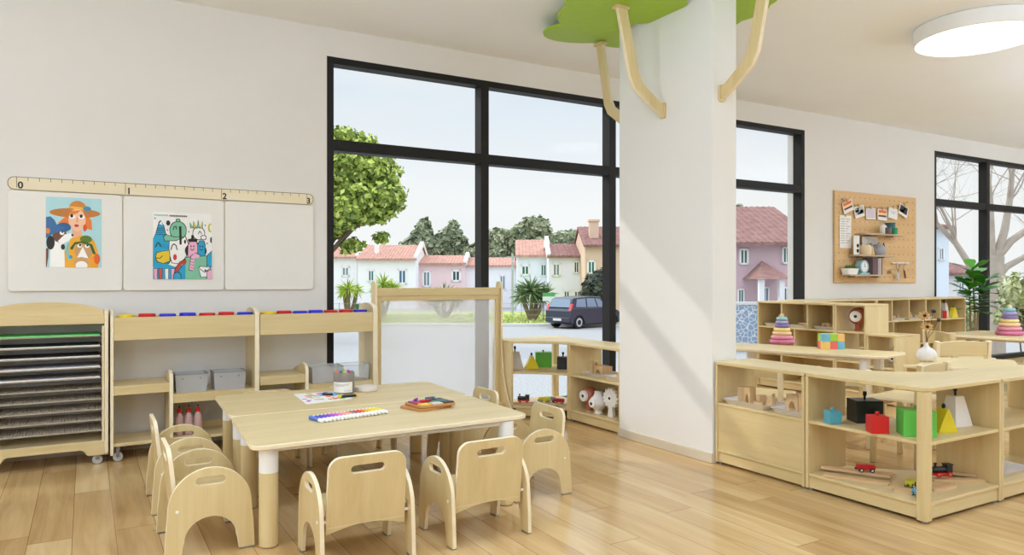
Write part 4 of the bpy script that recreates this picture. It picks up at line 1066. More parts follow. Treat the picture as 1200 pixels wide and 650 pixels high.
def wagon(label, c, rz, rgb, kind='wagon', s=1.0, group='toy train vehicles'):
    t = thing('toy_locomotive' if kind == 'loco' else 'toy_wagon', label, 'toy train', c, rz, group)
    m = paint(rgb, 0.35)
    wr = 0.012 * s
    if kind == 'loco':
        MB().box(-0.048 * s, 0.048 * s, -0.016 * s, 0.016 * s, wr * 0.8, wr * 1.7).build('chassis', RED, t, bevel=0.002)
        MB().box(-0.046 * s, -0.016 * s, -0.017 * s, 0.017 * s, wr * 1.7, 0.055 * s).box(-0.05 * s, -0.012 * s, -0.019 * s, 0.019 * s, 0.055 * s, 0.060 * s).build('cab', m, t, bevel=0.002, weld=False)
        MB().lathe([(0, -0.016 * s), (0.014 * s, -0.016 * s), (0.014 * s, 0.044 * s), (0.010 * s, 0.048 * s), (0, 0.048 * s)], 18, (0, 0, 0.034 * s), 0, 'x').build('boiler', m, t)
        MB().lathe([(0.005 * s, 0.04 * s), (0.005 * s, 0.058 * s), (0.008 * s, 0.066 * s), (0, 0.067 * s)], 12, (0.032 * s, 0, 0)).build('chimney', m, t)
    else:
        MB().prism([(-0.05 * s, wr), (0.04 * s, wr), (0.05 * s, 0.028 * s), (0.042 * s, 0.042 * s), (-0.05 * s, 0.042 * s)], 'xz', -0.018 * s, 0.018 * s).build('wagon_body', m, t, bevel=0.003)
        MB().box(-0.058 * s, -0.048 * s, -0.006 * s, 0.006 * s, wr * 1.1, wr * 1.9).build('coupling', BLACK, t)
    for x in (-0.028, 0.028):
        for y in (-1, 1):
            wcol = RED if kind == 'loco' else BLACK
            ww = MB().lathe([(0, y * 0.017 * s), (wr, y * 0.017 * s), (wr, y * 0.023 * s), (wr * 0.5, y * 0.0235 * s)], 18, (x * s, 0, wr), 0, 'y').build('wheel', wcol, t)
            MB().lathe([(wr * 0.5, y * 0.0232 * s), (wr * 0.35, y * 0.025 * s), (0, y * 0.0252 * s)], 12, (x * s, 0, wr), 0, 'y').build('hub_cap', WHITE if kind != 'loco' else STEEL, ww)
    return t
def track(label, c, rz, L, group):
    t = thing('track_piece', label, 'toy track', c, rz, group)
    w = 0.024; h = 0.014; g = 0.003
    prof = [(-w, 0), (w, 0), (w, h), (0.017, h), (0.017, h - g), (0.010, h - g), (0.010, h), (-0.010, h), (-0.010, h - g), (-0.017, h - g), (-0.017, h), (-w, h)]
    MB().prism(prof, 'yz', -L / 2, L / 2).build('track_bar', TRACK, t)
    MB().lathe([(0.007, 0.001), (0.007, h - 0.001)], 12, (L / 2 + 0.012, 0, 0)).box(L / 2 - 0.001, L / 2 + 0.008, -0.003, 0.003, 0.001, h - 0.001).build('peg', TRACK, t, weld=False)
zb = 0.10
T = 'loose train tracks in the rounded corner shelf'
def tr(u0, v0, u1, v1, lev, label, group=T, z0=zb):
    a, b = at(u0, v0, z0), at(u1, v1, z0)
    d = b - a
    track(label, ((a.x + b.x) / 2, (a.y + b.y) / 2, z0 + lev * 0.0142), math.atan2(d.y, d.x), d.length, group)
tr(966, 557, 1041, 568, 0, 'wooden track piece nearest the front in the pile under the red wagon')
tr(963, 551, 1044, 562, 1, 'wooden track piece on top of the pile that carries the red wagon')
tr(966, 549, 1046, 557.5, 0, 'wooden track piece at the back of the pile under the red wagon')
tr(1046, 575, 1068, 577, 0, 'short wooden track piece beside the yellow-green wagon')
tr(1092, 563, 1153, 564, 0, 'wooden track piece lying on its own under the black locomotive')
tr(1098, 556, 1156, 562, 1, 'wooden track piece across the others behind the black locomotive')
tr(1090, 575, 1116, 570, 0, 'short wooden track piece right of the corner post')
a = at(1008, 557.0, zb + 0.0122)
wagon('red toy wagon riding on the pile of wooden tracks', (a.x + 0.045, a.y - 0.005, zb + 0.0285), -0.72, (196, 26, 28), 'wagon', 1.0)
a = at(1066, 572, zb)
wagon('yellow-green toy wagon beside the corner post', (a.x + 0.04, a.y + 0.02, zb), 0.3, (196, 196, 30), 'wagon', 0.9)
a = at(1073, 583, zb)
wagon('light blue toy wagon peeking out behind the foot of the corner post', (a.x + 0.03, a.y + 0.005, zb), 1.0, (90, 170, 210), 'wagon', 0.8)
a = at(1103, 560, zb + 0.024)
wagon('black toy locomotive with red wheels on the right-hand tracks', (a.x + 0.02, a.y + 0.01, zb + 0.0285), PI + YAW + 0.12, (30, 30, 32), 'loco', 1.15)
# window corner shelf, bottom tier
T2 = 'train tracks under the window'
a = at(610, 466.5, zb + 0.0122); b = at(640, 466, zb + 0.0122); c = at(657, 466, zb + 0.0122)
for i, (x, y, r_, L, lv, l) in enumerate(((3.36, 5.56, -0.62, 0.26, 0, 'wooden track piece under the small black locomotive by the window'), (3.50, 5.45, -0.6, 0.24, 0, 'wooden track piece under the yellow wagon by the window'), (3.47, 5.36, -0.95, 0.20, 1, 'wooden track piece lying crosswise in front by the window'), (3.61, 5.33, -0.8, 0.22, 0, 'wooden track piece at the right end of the window corner shelf'))):
    track(l, (x, y, zb + lv * 0.0142), r_, L, T2)
wagon('small black locomotive with red wheels on the window corner shelf', (3.37, 5.57, zb + 0.0143), -0.62 + PI, (34, 30, 30), 'loco', 1.1, 'toy train by the window')
wagon('yellow toy wagon on the window corner shelf', (3.52, 5.455, zb + 0.0143), -0.6, (214, 200, 34), 'wagon', 1.1, 'toy train by the window')
wagon('light blue toy wagon right of the yellow one by the window', (3.62, 5.52, zb), -0.6, (96, 168, 200), 'wagon', 1.1, 'toy train by the window')
wagon('red toy wagon at the right end of the window corner shelf', (3.61, 5.36, zb + 0.0143), -0.8, (190, 34, 30), 'wagon', 1.0, 'toy train by the window')
# far right unit
tray('white tray on the bottom shelf at the right edge of the picture', (4.53, 2.21, zb), 0.0, 0.34, 0.2, None)
a = at(1180, 552, zb + 0.02)
wagon('green toy wagon on the white tray at the right edge', (4.44, 2.21, zb + 0.0045), 0.2, (60, 160, 70), 'wagon', 1.0, 'toy train vehicles')
toy_box('yellow toy cube just showing on the shelf at the right edge', (4.345, 2.27, SH), 0.1, (0.06, 0.06, 0.06), (226, 196, 40))

# ------------------------------------------------------------------ far room: shelves along the wall and partition
g = 'tall birch shelves at the far end'
XR = 6.6
shelf_unit('tall three-tier birch shelf standing by the far window edge', (XR, 5.775, 0), -PI / 2, 0.99, 0.37, 0.962, [0.39, 0.685], [(2, 0.33), (2, 0.66), (1, 0.5), (0, 0.33)], backs=(0, 1, 2), group=g)
shelf_unit('narrow tall birch shelf with the round-faced terracotta toy', (XR, 4.78, 0), -PI / 2, 0.345, 0.37, 0.962, [0.39, 0.685], [], group=g)
shelf_unit('low birch cube shelf at the end of the tall ones', (XR, 4.43, 0), -PI / 2, 0.30, 0.40, 0.675, [0.36], [], group=g)
YR = 5.49
shelf_unit('tall birch shelf against the far wall, left half behind the partition', (7.05, YR, 0), 0, 1.33, 0.35, 0.968, [0.39, 0.69], [(2, 0.45), (2, 0.9), (1, 0.6)], backs=(0, 1, 2), group=g)
shelf_unit('tall birch shelf against the far wall under the pegboard, with blocks and red toy', (8.39, YR, 0), 0, 1.98, 0.35, 0.968, [0.39, 0.69], [(2, 0.32), (2, 0.68), (2, 1.05), (2, 1.38), (1, 0.35), (1, 1.0), (1, 1.38), (0, 0.66), (0, 1.32)], backs=(0, 1, 2), group=g)
zt2 = 0.69
def smalltray(label, c, rz, w, bl, group):
    tray(label, c, rz, w, 0.2, group)
trs = [((6.74, 5.59), -PI / 2, 'white tray with a block figure in the left compartment of the far partition shelf'), ((6.74, 5.28), -PI / 2, 'white tray in the middle compartment of the far partition shelf, behind the stacking rings'), ((6.74, 4.94), -PI / 2, 'white tray with blocks in the right compartment of the far partition shelf')]
for (xy, rz, l) in trs: tray(l, (xy[0], xy[1], 0.685), rz, 0.27, 0.22, 'trays on the far partition shelf')
block('box', 'thin upright block on the left tray of the far partition shelf', (6.72, 5.55, 0.6895), 0, (0.03, 0.03, 0.13), 'blocks on the far shelves')
block('step', 'stepped block on the left tray of the far partition shelf', (6.72, 5.49, 0.6895), 1.2, (0.06, 0.04, 0.06), 'blocks on the far shelves')
block('arch', 'low arch block on the middle tray of the far partition shelf', (6.73, 5.25, 0.6895), 1.5, (0.12, 0.05, 0.05), 'blocks on the far shelves')
block('arch', 'arch block on the right tray of the far partition shelf', (6.72, 4.96, 0.6895), 1.4, (0.10, 0.05, 0.06), 'blocks on the far shelves')
block('box', 'upright block at the right of the right tray of the far partition shelf', (6.74, 4.865, 0.6895), 0.2, (0.04, 0.04, 0.14), 'blocks on the far shelves')
eye_toy('terracotta ball-headed toy with a white face in the narrow far shelf', (6.76, 4.625, 0.685), -PI / 2 + 0.25, TERRA, 'ball', 1.2)
o = tray('white tray in the lower compartment of the narrow far shelf', (6.78, 4.60, 0.39), -PI / 2, 0.24, 0.2)
eye_toy('whitish bird-like toy inside the low cube shelf', (6.80, 4.28, 0.36), -PI / 2 + 0.4, (222, 214, 206), 'vase', 0.9)
fw = [(8.93, 'white tray with blocks in the second compartment of the wall shelf under the pegboard'), (9.29, 'white tray with blocks in the third compartment of the wall shelf under the pegboard')]
for x, l in fw: tray(l, (x, 5.62, 0.69), 0.0, 0.30, 0.2, 'trays on the wall shelf')
for i, x in enumerate((8.88, 8.98, 9.25, 9.35)):
    block(('arch', 'step', 'step', 'arch')[i], ('left arch block on the second-compartment tray', 'right stepped block on the second-compartment tray', 'left stepped block on the third-compartment tray', 'right arch block on the third-compartment tray')[i] + ' of the wall shelf', (x, 5.60, 0.6945), 0.2, (0.09, 0.05, 0.05 + 0.02 * (i % 3)), 'blocks on the far shelves')
tray('white tray in the fourth compartment of the wall shelf, behind the dried flowers', (9.62, 5.64, 0.69), 0.0, 0.26, 0.18, 'trays on the wall shelf')
MBx = shelf_unit
toy_box('small green toy cube on the fourth-compartment tray, behind the dried flowers', (9.57, 5.62, 0.6945), 0.2, (0.07, 0.07, 0.09), (60, 150, 60), group='toys on the wall shelf')
toy_box('green toy block in the rightmost compartment of the wall shelf', (9.86, 5.60, 0.69), 0.3, (0.13, 0.10, 0.13), (70, 176, 74), group='toys on the wall shelf')
toy_box('red toy cube in the rightmost compartment of the wall shelf', (9.93, 5.53, 0.69), 0.5, (0.11, 0.05, 0.10), (214, 30, 34), group='toys on the wall shelf')
toy_box('white tapered toy block with black knob in the rightmost compartment of the wall shelf', (10.08, 5.62, 0.69), 0.2, (0.14, 0.10, 0.20), (226, 222, 216), ((30, 30, 30), 0.05), taper=0.5, group='toys on the wall shelf')
prism_toy('yellow triangular toy in the rightmost compartment of the wall shelf', (10.19, 5.56, 0.69), 0.0, 0.15, 0.14, 0.06, (228, 206, 40), (120, 90, 40), 'toys on the wall shelf')

# far tables
kid_table('long_table', 'long birch table behind the right shelves, with stacking rings and colour cube', [(5.40, 5.02), (4.93, 4.60), (5.40, 3.47), (5.92, 3.60)], [(5.40, 4.80), (5.14, 4.55), (5.43, 3.66), (5.74, 3.74)], 0.60, 0.04, None, 0.12)
kid_table('side_table', 'birch table at the far right in front of the window, with stacking rings', [(8.15, 4.72), (8.25, 3.65), (9.45, 3.70), (9.25, 4.72)], [(8.3, 4.58), (8.38, 3.80), (9.25, 3.85), (9.1, 4.58)], 0.60, 0.04, None, 0.12)
kid_table('low_table', 'birch table holding the white vase behind the right shelves', [(5.03, 3.02), (5.40, 2.5), (6.05, 2.85), (5.7, 3.28)], [(5.19, 2.98), (5.42, 2.66), (5.86, 2.88), (5.64, 3.14)], 0.60, 0.035, None, 0.12)
def rings(label, c, s):
    t = thing('stacking_rings', label, 'stacking toy', c)
    spec = [((206, 116, 152), 0.120, 0.042), ((224, 146, 162), 0.105, 0.042), ((236, 200, 158), 0.091, 0.038), ((236, 212, 136), 0.080, 0.036), ((134, 114, 172), 0.070, 0.036), ((168, 158, 202), 0.062, 0.034), ((142, 192, 196), 0.054, 0.036)]
    z = 0.0; nms = ['deep pink', 'pink', 'peach', 'yellow', 'purple', 'lilac', 'pale teal']
    for (rgb, r, h), nm in zip(spec, nms):
        r *= s; h *= s; e = h / 2
        pr = [(0.012 * s, z)] + [(r - e + e * math.sin(a), z + e - e * math.cos(a)) for a in [PI * i / 10 for i in range(11)]] + [(0.012 * s, z + h)]
        MB().lathe(pr, 32).build('ring', paint(rgb, 0.5), t)['label'] = nm + ' ring'
        z += h
    MB().lathe([(0.018 * s, z), (0.020 * s, z + 0.02 * s), (0.014 * s, z + 0.032 * s), (0, z + 0.034 * s)], 16).build('peg_top', PALE, t)
p = at(920, 403.0, 0.60); rings('tower of pastel stacking rings on the long table in the middle distance', (p.x + 0.03, p.y + 0.06, 0.60), 0.95)
p = at(1186, 393.0, 0.60); rings('tower of pastel stacking rings on the far right table', (p.x + 0.05, p.y + 0.05, 0.60), 1.12)
p = at(972, 409, 0.60)
t = thing('colour_cube', 'low box of colourful cubes, green blue red and yellow, on the long table', 'toy block', (p.x + 0.05, p.y + 0.02, 0.60), -0.52)
cs = [(112, 186, 206), (160, 206, 62), (236, 198, 120), (232, 190, 106), (226, 106, 98), (112, 178, 206)]
cubecol = [['yellow', 'coral red', 'sky blue'], ['sky blue', 'lime green', 'amber']]
w_ = 0.066
for j in range(2):
    for i in range(3):
        for k_ in range(2):
            rgb = {'yellow': (236, 194, 110), 'coral red': (226, 106, 98), 'sky blue': (112, 182, 208), 'lime green': (160, 206, 62), 'amber': (238, 190, 110)}[cubecol[j][(i + k_) % 3] if k_ else cubecol[j][i]]
            MB().box((i - 1.5) * w_ * 0.96, (i - 0.5) * w_ * 0.96, (k_ - 1) * 0.055, k_ * 0.055, j * w_, (j + 1) * w_).build('cube', paint(rgb, 0.5), t, bevel=0.003)['label'] = '%s cube' % (cubecol[j][(i + k_) % 3] if k_ else cubecol[j][i])
# vase with dried flowers
p = at(1091, 424.5, 0.60)
t = thing('vase', 'white ribbed onion-shaped vase with a thin neck', 'vase', (p.x + 0.03, p.y + 0.05, 0.60))
prof = [(0, 0.0), (0.035, 0.0), (0.058, 0.012), (0.074, 0.04), (0.077, 0.06), (0.068, 0.09), (0.045, 0.112), (0.022, 0.126), (0.013, 0.14), (0.011, 0.158), (0.012, 0.164), (0.008, 0.163), (0.007, 0.14), (0, 0.139)]
mb = MB(); n = 48; vs = []; fs = []
for r, z in prof:
    for i in range(n):
        a = 2 * PI * i / n; k = 1 + (0.035 * math.cos(12 * a) if 0.03 < r else 0)
        vs.append((r * k * math.cos(a), r * k * math.sin(a), z))
for j in range(len(prof) - 1):
    for i in range(n): i2 = (i + 1) % n; fs.append((j * n + i, j * n + i2, (j + 1) * n + i2, (j + 1) * n + i))
mb.add(vs, fs).build('vase_body', paint((236, 232, 228), 0.5), t)
t.scale = (0.86, 0.86, 0.86)
VB = Vector((p.x + 0.03, p.y + 0.05, 0.60))
def dried(label, top, petals):
    t = thing('dried_flower', label, 'dried flower', (VB.x, VB.y, VB.z), 0.0, 'dried flowers in the white vase'); t.scale = (0.86, 0.86, 0.86)
    top = Vector(top)
    MB().tube([(0, 0, 0.142), (top.x * 0.12, top.y * 0.12, 0.20), (top.x * 0.5, top.y * 0.5, 0.142 + (top.z - 0.142) * 0.5), tuple(top)], 0.0025, 6).build('stem', paint((96, 70, 52), 0.7), t)
    MB().ball(tuple(top + Vector((-0.008, -0.012, 0))), (0.014, 0.014, 0.012), 10, 6).build('seed_head', paint((40, 28, 24), 0.7), t)
    if petals:
        mb = MB()
        for i in range(9):
            a = 2 * PI * i / 9 + 0.3
            d = Vector((CA * math.cos(a), -SA * math.cos(a), 0.7 * math.sin(a))); side = Vector((-SA, -CA, 0.2)).cross(d).normalized()
            b = top + d * 0.01; m_ = top + d * 0.035 + Vector((-SA, -CA, 0)) * 0.008; e_ = top + d * 0.062
            mb.add([tuple(b), tuple(m_ + side * 0.012), tuple(e_), tuple(m_ - side * 0.012), tuple(m_ + Vector((SA, CA, 0)) * 0.004)], [(0, 1, 4), (1, 2, 4), (2, 3, 4), (3, 0, 4), (0, 3, 2, 1)])
        mb.build('petals', paint((206, 160, 98), 0.7), t, smooth=False)
    else:
        mb = MB()
        for i in range(7):
            d = Vector((random.uniform(-1, 1), random.uniform(-1, 1), random.uniform(-0.4, 1))).normalized()
            mb.ball(tuple(top + d * 0.012), (0.011, 0.011, 0.014), 8, 5)
        mb.build('dark_bud', paint((92, 72, 66), 0.8), t, weld=False)
dried('tan dried flower, the upper of two straight above the white vase', (-0.02, 0.01, 0.395), True)
dried('tan dried flower, the lower of two straight above the white vase', (-0.012, -0.008, 0.30), True)
dried('dark brown dried bud leaning right out of the white vase', (0.085, -0.05, 0.355), False)
dried('small dark dried bud, topmost in the white vase', (0.05, -0.03, 0.43), False)

# wooden chairs with posts and a curved rail (front faces local +y)
def wooden_chair(label, loc, rz, W=0.40, seat=0.40, top=0.68, group='birch post-back chairs'):
    t = thing('post_back_chair', label, 'chair', loc, rz, group)
    w = W / 2; D = 0.19
    for s in (-1, 1):
        MB().prism(roundpoly([(-D - 0.02, 0), (-D + 0.03, 0), (-D + 0.03, seat), (-D + 0.01, top), (-D - 0.035, top), (-D - 0.02, seat)], 0.012), 'yz', s * w, s * (w - 0.034), 0, 1).build('rear_post', [WZ, EDGE], t, bevel=0.006)
        MB().box(min(s * w, s * (w - 0.034)), max(s * w, s * (w - 0.034)), D - 0.045, D, 0, seat - 0.02).build('front_leg', WZ, t, bevel=0.005)
        MB().box(min(s * (w - 0.006), s * (w - 0.026)), max(s * (w - 0.006), s * (w - 0.026)), -D + 0.02, D - 0.04, seat * 0.42, seat * 0.52).build('side_stretcher', WY, t, bevel=0.003)
    prof = [(-w + 0.033, top - 0.125), (w - 0.033, top - 0.125), (w - 0.033, top - 0.02)] + [((w - 0.033) * math.cos(a), top - 0.02 + 0.018 * math.sin(a)) for a in [PI * i / 14 for i in range(1, 14)]] + [(-w + 0.033, top - 0.02)]
    MB().prism(prof, 'xz', -D - 0.022, -D - 0.002, 0, 1).build('back_rail', [WX, EDGE], t, bevel=0.004)
    MB().prism(roundpoly([(-w, -D + 0.0), (w, -D + 0.0), (w, D + 0.02), (-w, D + 0.02)], 0.03), 'xy', seat - 0.02, seat, 0, 1).build('seat', [WY, EDGE], t, bevel=0.005)
    MB().box(-w + 0.03, w - 0.03, -D + 0.002, -D + 0.02, seat - 0.075, seat - 0.02).build('seat_apron', WX, t, bevel=0.003)
    MB().box(-w + 0.03, w - 0.03, D - 0.03, D - 0.012, seat - 0.075, seat - 0.02).build('seat_apron', WX, t, bevel=0.003)
    return t
G2 = 'birch post-back chairs'
c1 = wooden_chair('birch post-back chair at the right table, whole back visible right of the vase', (6.33, 3.52, 0), -0.40, 0.50, 0.46, 0.70)
dup(c1, (7.40, 3.98, 0), -2.11, 'birch post-back chair behind the vase, left of the whole-backed one', G2)
dup(c1, (6.98, 3.00, 0), -0.40, 'birch post-back chair cut off by the right edge of the picture', G2)
dup(c1, (4.70, 2.86, 0), 0.12, 'birch post-back chair with only its curved rail showing before the vase', G2).scale = (0.80, 0.80, 0.95)
c2 = wooden_chair('low birch post-back chair between the pillar and the long table', (4.66, 4.95, 0), -1.2, 0.38, 0.30, 0.565, 'low birch post-back chairs')
dup(c2, (4.72, 4.05, 0), -1.15, 'low birch post-back chair at the long table, seen through the shelf with trays', 'low birch post-back chairs')
dup(c2, (4.92, 3.42, 0), -1.25, 'low birch post-back chair at the near end of the long table, behind the black cube', 'low birch post-back chairs')

# ------------------------------------------------------------------ fig tree in the far corner
FIG = out(1143, 10.2)
t = thing('fiddle_leaf_fig', 'potted fig tree with big glossy green leaves in front of the far window', 'plant', (FIG.x, FIG.y, 0))
MB().lathe([(0, 0), (0.13, 0), (0.16, 0.02), (0.18, 0.30), (0.172, 0.30), (0.165, 0.26), (0, 0.26)], 28).build('pot', paint((214, 208, 200), 0.6), t)
MB().lathe([(0, 0.262), (0.164, 0.262)], 20).build('soil', paint((70, 52, 40), 0.9), t)
mb = MB()
stems = [((0.0, 0, 0.26), (0.01, 0.01, 0.7), (-0.05, 0.02, 1.36)), ((0.03, 0.0, 0.26), (0.06, 0, 0.7), (0.14, -0.04, 1.18)), ((-0.03, 0.02, 0.26), (-0.07, 0.03, 0.65), (-0.16, 0.0, 1.10))]
for s in stems: mb.tube(s, [0.014, 0.012, 0.006], 8)
mb.build('trunk', paint((150, 126, 98), 0.8), t, weld=False)
rr = random.Random(5)
lm = [paint((74, 142, 48), 0.35), paint((92, 162, 58), 0.35), paint((54, 120, 40), 0.35)]
mb = [MB(), MB(), MB()]
def leaf(b, base, d, L, Wd, mi):
    d = d.normalized(); side = d.cross(Vector((0, 0, 1)))
    if side.length < 0.05: side = Vector((1, 0, 0))
    side.normalize(); n_ = side.cross(d).normalized()
    vs = []; fs = []
    prof = [(0.0, 0.06), (0.16, 0.42), (0.4, 0.72), (0.65, 1.0), (0.85, 0.86), (0.96, 0.45), (1.0, 0.05)]
    for k, wq in prof:
        c = base + d * L * k - Vector((0, 0, 1)) * L * 0.22 * k * k
        for s in (-1, 0, 1):
            vs.append(tuple(c + side * s * Wd * wq * 0.5 + n_ * (0.02 * abs(s) * L + 0.01 * math.sin(k * 9) * abs(s))))
    for i in range(len(prof) - 1):
        for s in (0, 1): fs.append((i * 3 + s, i * 3 + s + 1, (i + 1) * 3 + s + 1, (i + 1) * 3 + s))
    b.add(vs, fs, 0)
cnt = 0
for si, s in enumerate(stems):
    for k in range(17):
        q = 0.58 + 0.42 * k / 16
        p0, p1, p2 = (Vector(x) for x in s)
        base = p0 * (1 - q) ** 2 + p1 * 2 * q * (1 - q) + p2 * q * q
        a = k * 2.4 + si
        el = 0.15 + 0.9 * (k / 16) ** 2
        d = Vector((math.cos(a), math.sin(a), el))
        L = rr.uniform(0.26, 0.36)
        o = MB(); leaf(o, base, d, L, L * 0.62, 0)
        o.build('leaf', lm[cnt % 3], t, weld=False); cnt += 1

# ------------------------------------------------------------------ pegboard on the wall
PB = (8.042, 9.764, 1.166, 2.317)
t = thing('pegboard', 'square tan wooden pegboard hanging on the wall', 'pegboard', (PB[0], YW, PB[2]))
PW, PH = PB[1] - PB[0], PB[3] - PB[2]
MB().box(0, PW, -0.03, -0.004, 0, PH).build('board', wood('pegboard_wood', (206, 166, 112), (222, 184, 132), 0, 0.6), t, bevel=0.003)
mb = MB()
for i in range(16):
    for j in range(11):
        x = 0.08 + (PW - 0.16) * i / 15; z = 0.07 + (PH - 0.14) * j / 10
        mb.lathe([(0, -0.0305), (0.0085, -0.0305), (0.0085, -0.0285)], 8, (x, 0, z), 0, 'y')
mb.build('peg_holes', paint((160, 120, 74), 0.8), t, weld=False, smooth=False)
YF = YW - 0.031
def pw(u, v): return wallpt(u, v, YF)
PSH = wood('grey_shelf_wood', (186, 164, 136), (204, 184, 156), 0, 0.6)
shelf_px = [((1002, 1059), 273.5, 'top'), ((994, 1048), 298.5, 'middle'), ((984, 1042), 321.5, 'bottom')]
SZ = []
for (ua, ub), v, nm in shelf_px:
    a = wallpt(ua, v, YF); b = wallpt(ub, v, YF - 0.14)
    z = wallpt((ua + ub) / 2, v, YF - 0.14).z
    t = thing('peg_shelf', nm + ' of the three small wooden shelves on the pegboard', 'wall shelf', ((a.x + b.x) / 2, YF, z), group='pegboard shelves')
    L = (b.x - a.x) / 2
    MB().box(-L, L, -0.15, 0, -0.02, 0).build('board', PSH, t, bevel=0.002)
    for s in (-0.6, 0.6): MB().box(s * L - 0.006, s * L + 0.006, -0.10, 0, -0.032, -0.02).build('bracket', paint((120, 100, 80), 0.6), t)
    SZ.append((a.x, b.x, z))
def onshelf(k, u, dy=-0.085):
    return Vector((wallpt(u, 300, YF + dy).x, YF + dy, SZ[k][2]))
def cup(label, c, r, h, rgb, lidrgb=None):
    t = thing('canister', label, 'canister', c, 0, 'canisters on the pegboard')
    MB().lathe([(0, 0), (r, 0), (r, h * 0.8)] + ([(r * 0.8, h), (0, h)] if lidrgb is None else [(r, h)]), 24).build('canister_body', paint(rgb, 0.5), t)
    if lidrgb: MB().lathe([(r * 1.04, h), (r * 1.04, h + 0.02), (0, h + 0.02)], 24).build('canister_lid', paint(lidrgb, 0.5), t)
    else: MB().lathe([(r * 0.4, h), (r * 0.35, h + 0.012), (0, h + 0.013)], 16).build('knob', paint(rgb, 0.5), t)
cup('white canister on the top pegboard shelf', onshelf(0, 1035), 0.042, 0.115, (238, 236, 232))
cup('large teal canister on the top pegboard shelf', onshelf(0, 1043.5, -0.06), 0.058, 0.135, (60, 110, 112), (52, 98, 102))
cup('small bright green canister on the top pegboard shelf', onshelf(0, 1048.5, -0.12), 0.036, 0.062, (38, 160, 104), (30, 146, 92))
cup('grey-brown canister in front of the teal one on the pegboard', onshelf(0, 1040.5, -0.135), 0.040, 0.062, (104, 88, 84), (96, 80, 76))
# middle shelf
c = onshelf(1, 1003.5, -0.07)
t = thing('art_print', 'white card with two black dots standing on the middle pegboard shelf', 'picture card', (c.x, c.y, c.z))
MB().box(-0.055, 0.055, -0.006, 0.004, 0, 0.24).build('card', PAPER, t)
for z in (0.05, 0.115):
    MB().lathe([(0, -0.0075), (0.024, -0.0075), (0.024, -0.006)], 16, (0.02, 0, z), 0, 'y').build('printed_dot', BLACK, t)
c = onshelf(1, 1019, -0.03)
t = thing('art_print', 'wide grey card leaning behind the ornaments on the middle pegboard shelf', 'picture card', (c.x, c.y, c.z))
MB().box(-0.16, 0.16, -0.004, 0.004, 0, 0.24).build('card', paint((206, 200, 192), 0.7), t)
MB().box(-0.05, 0.14, -0.0045, -0.003, 0.10, 0.21).build('printed_area', paint((188, 182, 176), 0.7), t)
c = onshelf(1, 1014, -0.10)
t = thing('cat_ornament', 'cream rounded pot with two pointed ears on the middle pegboard shelf', 'ornament', c)
MB().lathe([(0, 0), (0.06, 0), (0.072, 0.02), (0.075, 0.09), (0.062, 0.125), (0, 0.13)], 24).build('pot', paint((226, 204, 166), 0.6), t)
for s in (-1, 1): MB().lathe([(0.02, 0.115), (0.0, 0.155)], 10, (s * 0.045, 0, 0)).build('ear', paint((226, 204, 166), 0.6), t)
c = onshelf(1, 1021.5, -0.12)
t = thing('cone_ornament', 'small tan cone with a curved handle on the middle pegboard shelf', 'ornament', c)
MB().lathe([(0, 0), (0.038, 0), (0.012, 0.11), (0, 0.112)], 18).build('cone', paint((214, 176, 124), 0.6), t)
MB().tube([(0.0, 0, 0.10), (-0.02, 0, 0.145), (-0.05, 0, 0.13)], 0.006, 6).build('handle', BLACK, t)
c = onshelf(1, 1030, -0.085)
t = thing('teapot', 'grey teapot with wire handle on the middle pegboard shelf', 'teapot', c)
MB().lathe([(0, 0), (0.07, 0), (0.085, 0.025), (0.08, 0.09), (0.05, 0.135), (0.02, 0.145), (0.014, 0.165), (0, 0.167)], 24).build('pot', paint((160, 158, 160), 0.5), t)
MB().tube([(0.06, 0, 0.11), (0.10, 0, 0.16), (0.125, 0, 0.09), (0.13, 0, 0.004)], 0.006, 6).build('handle', BLACK, t)
MB().tube([(-0.07, 0, 0.05), (-0.11, 0, 0.08), (-0.13, 0, 0.13)], [0.016, 0.012, 0.009], 8).build('spout', paint((160, 158, 160), 0.5), t)
# bottom shelf
c = onshelf(2, 996, -0.09)
t = thing('succulent_planter', 'white planter of small green succulents on the bottom pegboard shelf', 'plant', c)
mb = MB(); vs = []
for z, k in ((0, 0.82), (0.075, 1.0), (0.075, 0.9), (0.06, 0.88)):
    vs += [(x, y, z) for x, y in rrect(-0.115 * k, 0.115 * k, -0.055 * k, 0.055 * k, 0.02, 3)]
n = len(vs) // 4; fs = [tuple(reversed(range(n))), tuple(range(3 * n, 4 * n))]
for k in range(3):
    for i in range(n): j = (i + 1) % n; fs.append((k * n + i, k * n + j, (k + 1) * n + j, (k + 1) * n + i))
mb.add(vs, fs).build('planter', WHITE, t)
mb = MB()
for cx in (-0.07, -0.02, 0.03, 0.075):
    for i in range(12):
        a = 2.4 * i; r = 0.006 + 0.0022 * i
        d = Vector((math.cos(a) * r * 1.2, math.sin(a) * r, 0.07 - 0.003 * i))
        b = Vector((cx + d.x * 0.2, d.y * 0.2, 0.058)); e_ = Vector((cx + d.x * 1.4, d.y * 1.4, 0.06 + d.z)); sd = Vector((-d.y, d.x, 0)).normalized() * 0.008
        m_ = b.lerp(e_, 0.5)
        mb.add([tuple(b), tuple(m_ + sd), tuple(e_), tuple(m_ - sd), tuple(m_ - Vector((d.x, d.y, 0)) * 0.3)], [(0, 1, 4), (1, 2, 4), (2, 3, 4), (3, 0, 4), (0, 3, 2, 1)])
mb.build('succulents', paint((96, 128, 62), 0.6), t, smooth=False)
c = onshelf(2, 1010.5, -0.10)
t = thing('desk_clock', 'light blue table clock on the bottom pegboard shelf', 'clock', c)
MB().prism(rrect(-0.085, 0.10, -0.045, 0.045, 0.02), 'xy', 0, 0.022).build('clock_base', paint((150, 192, 202), 0.5), t, bevel=0.003)
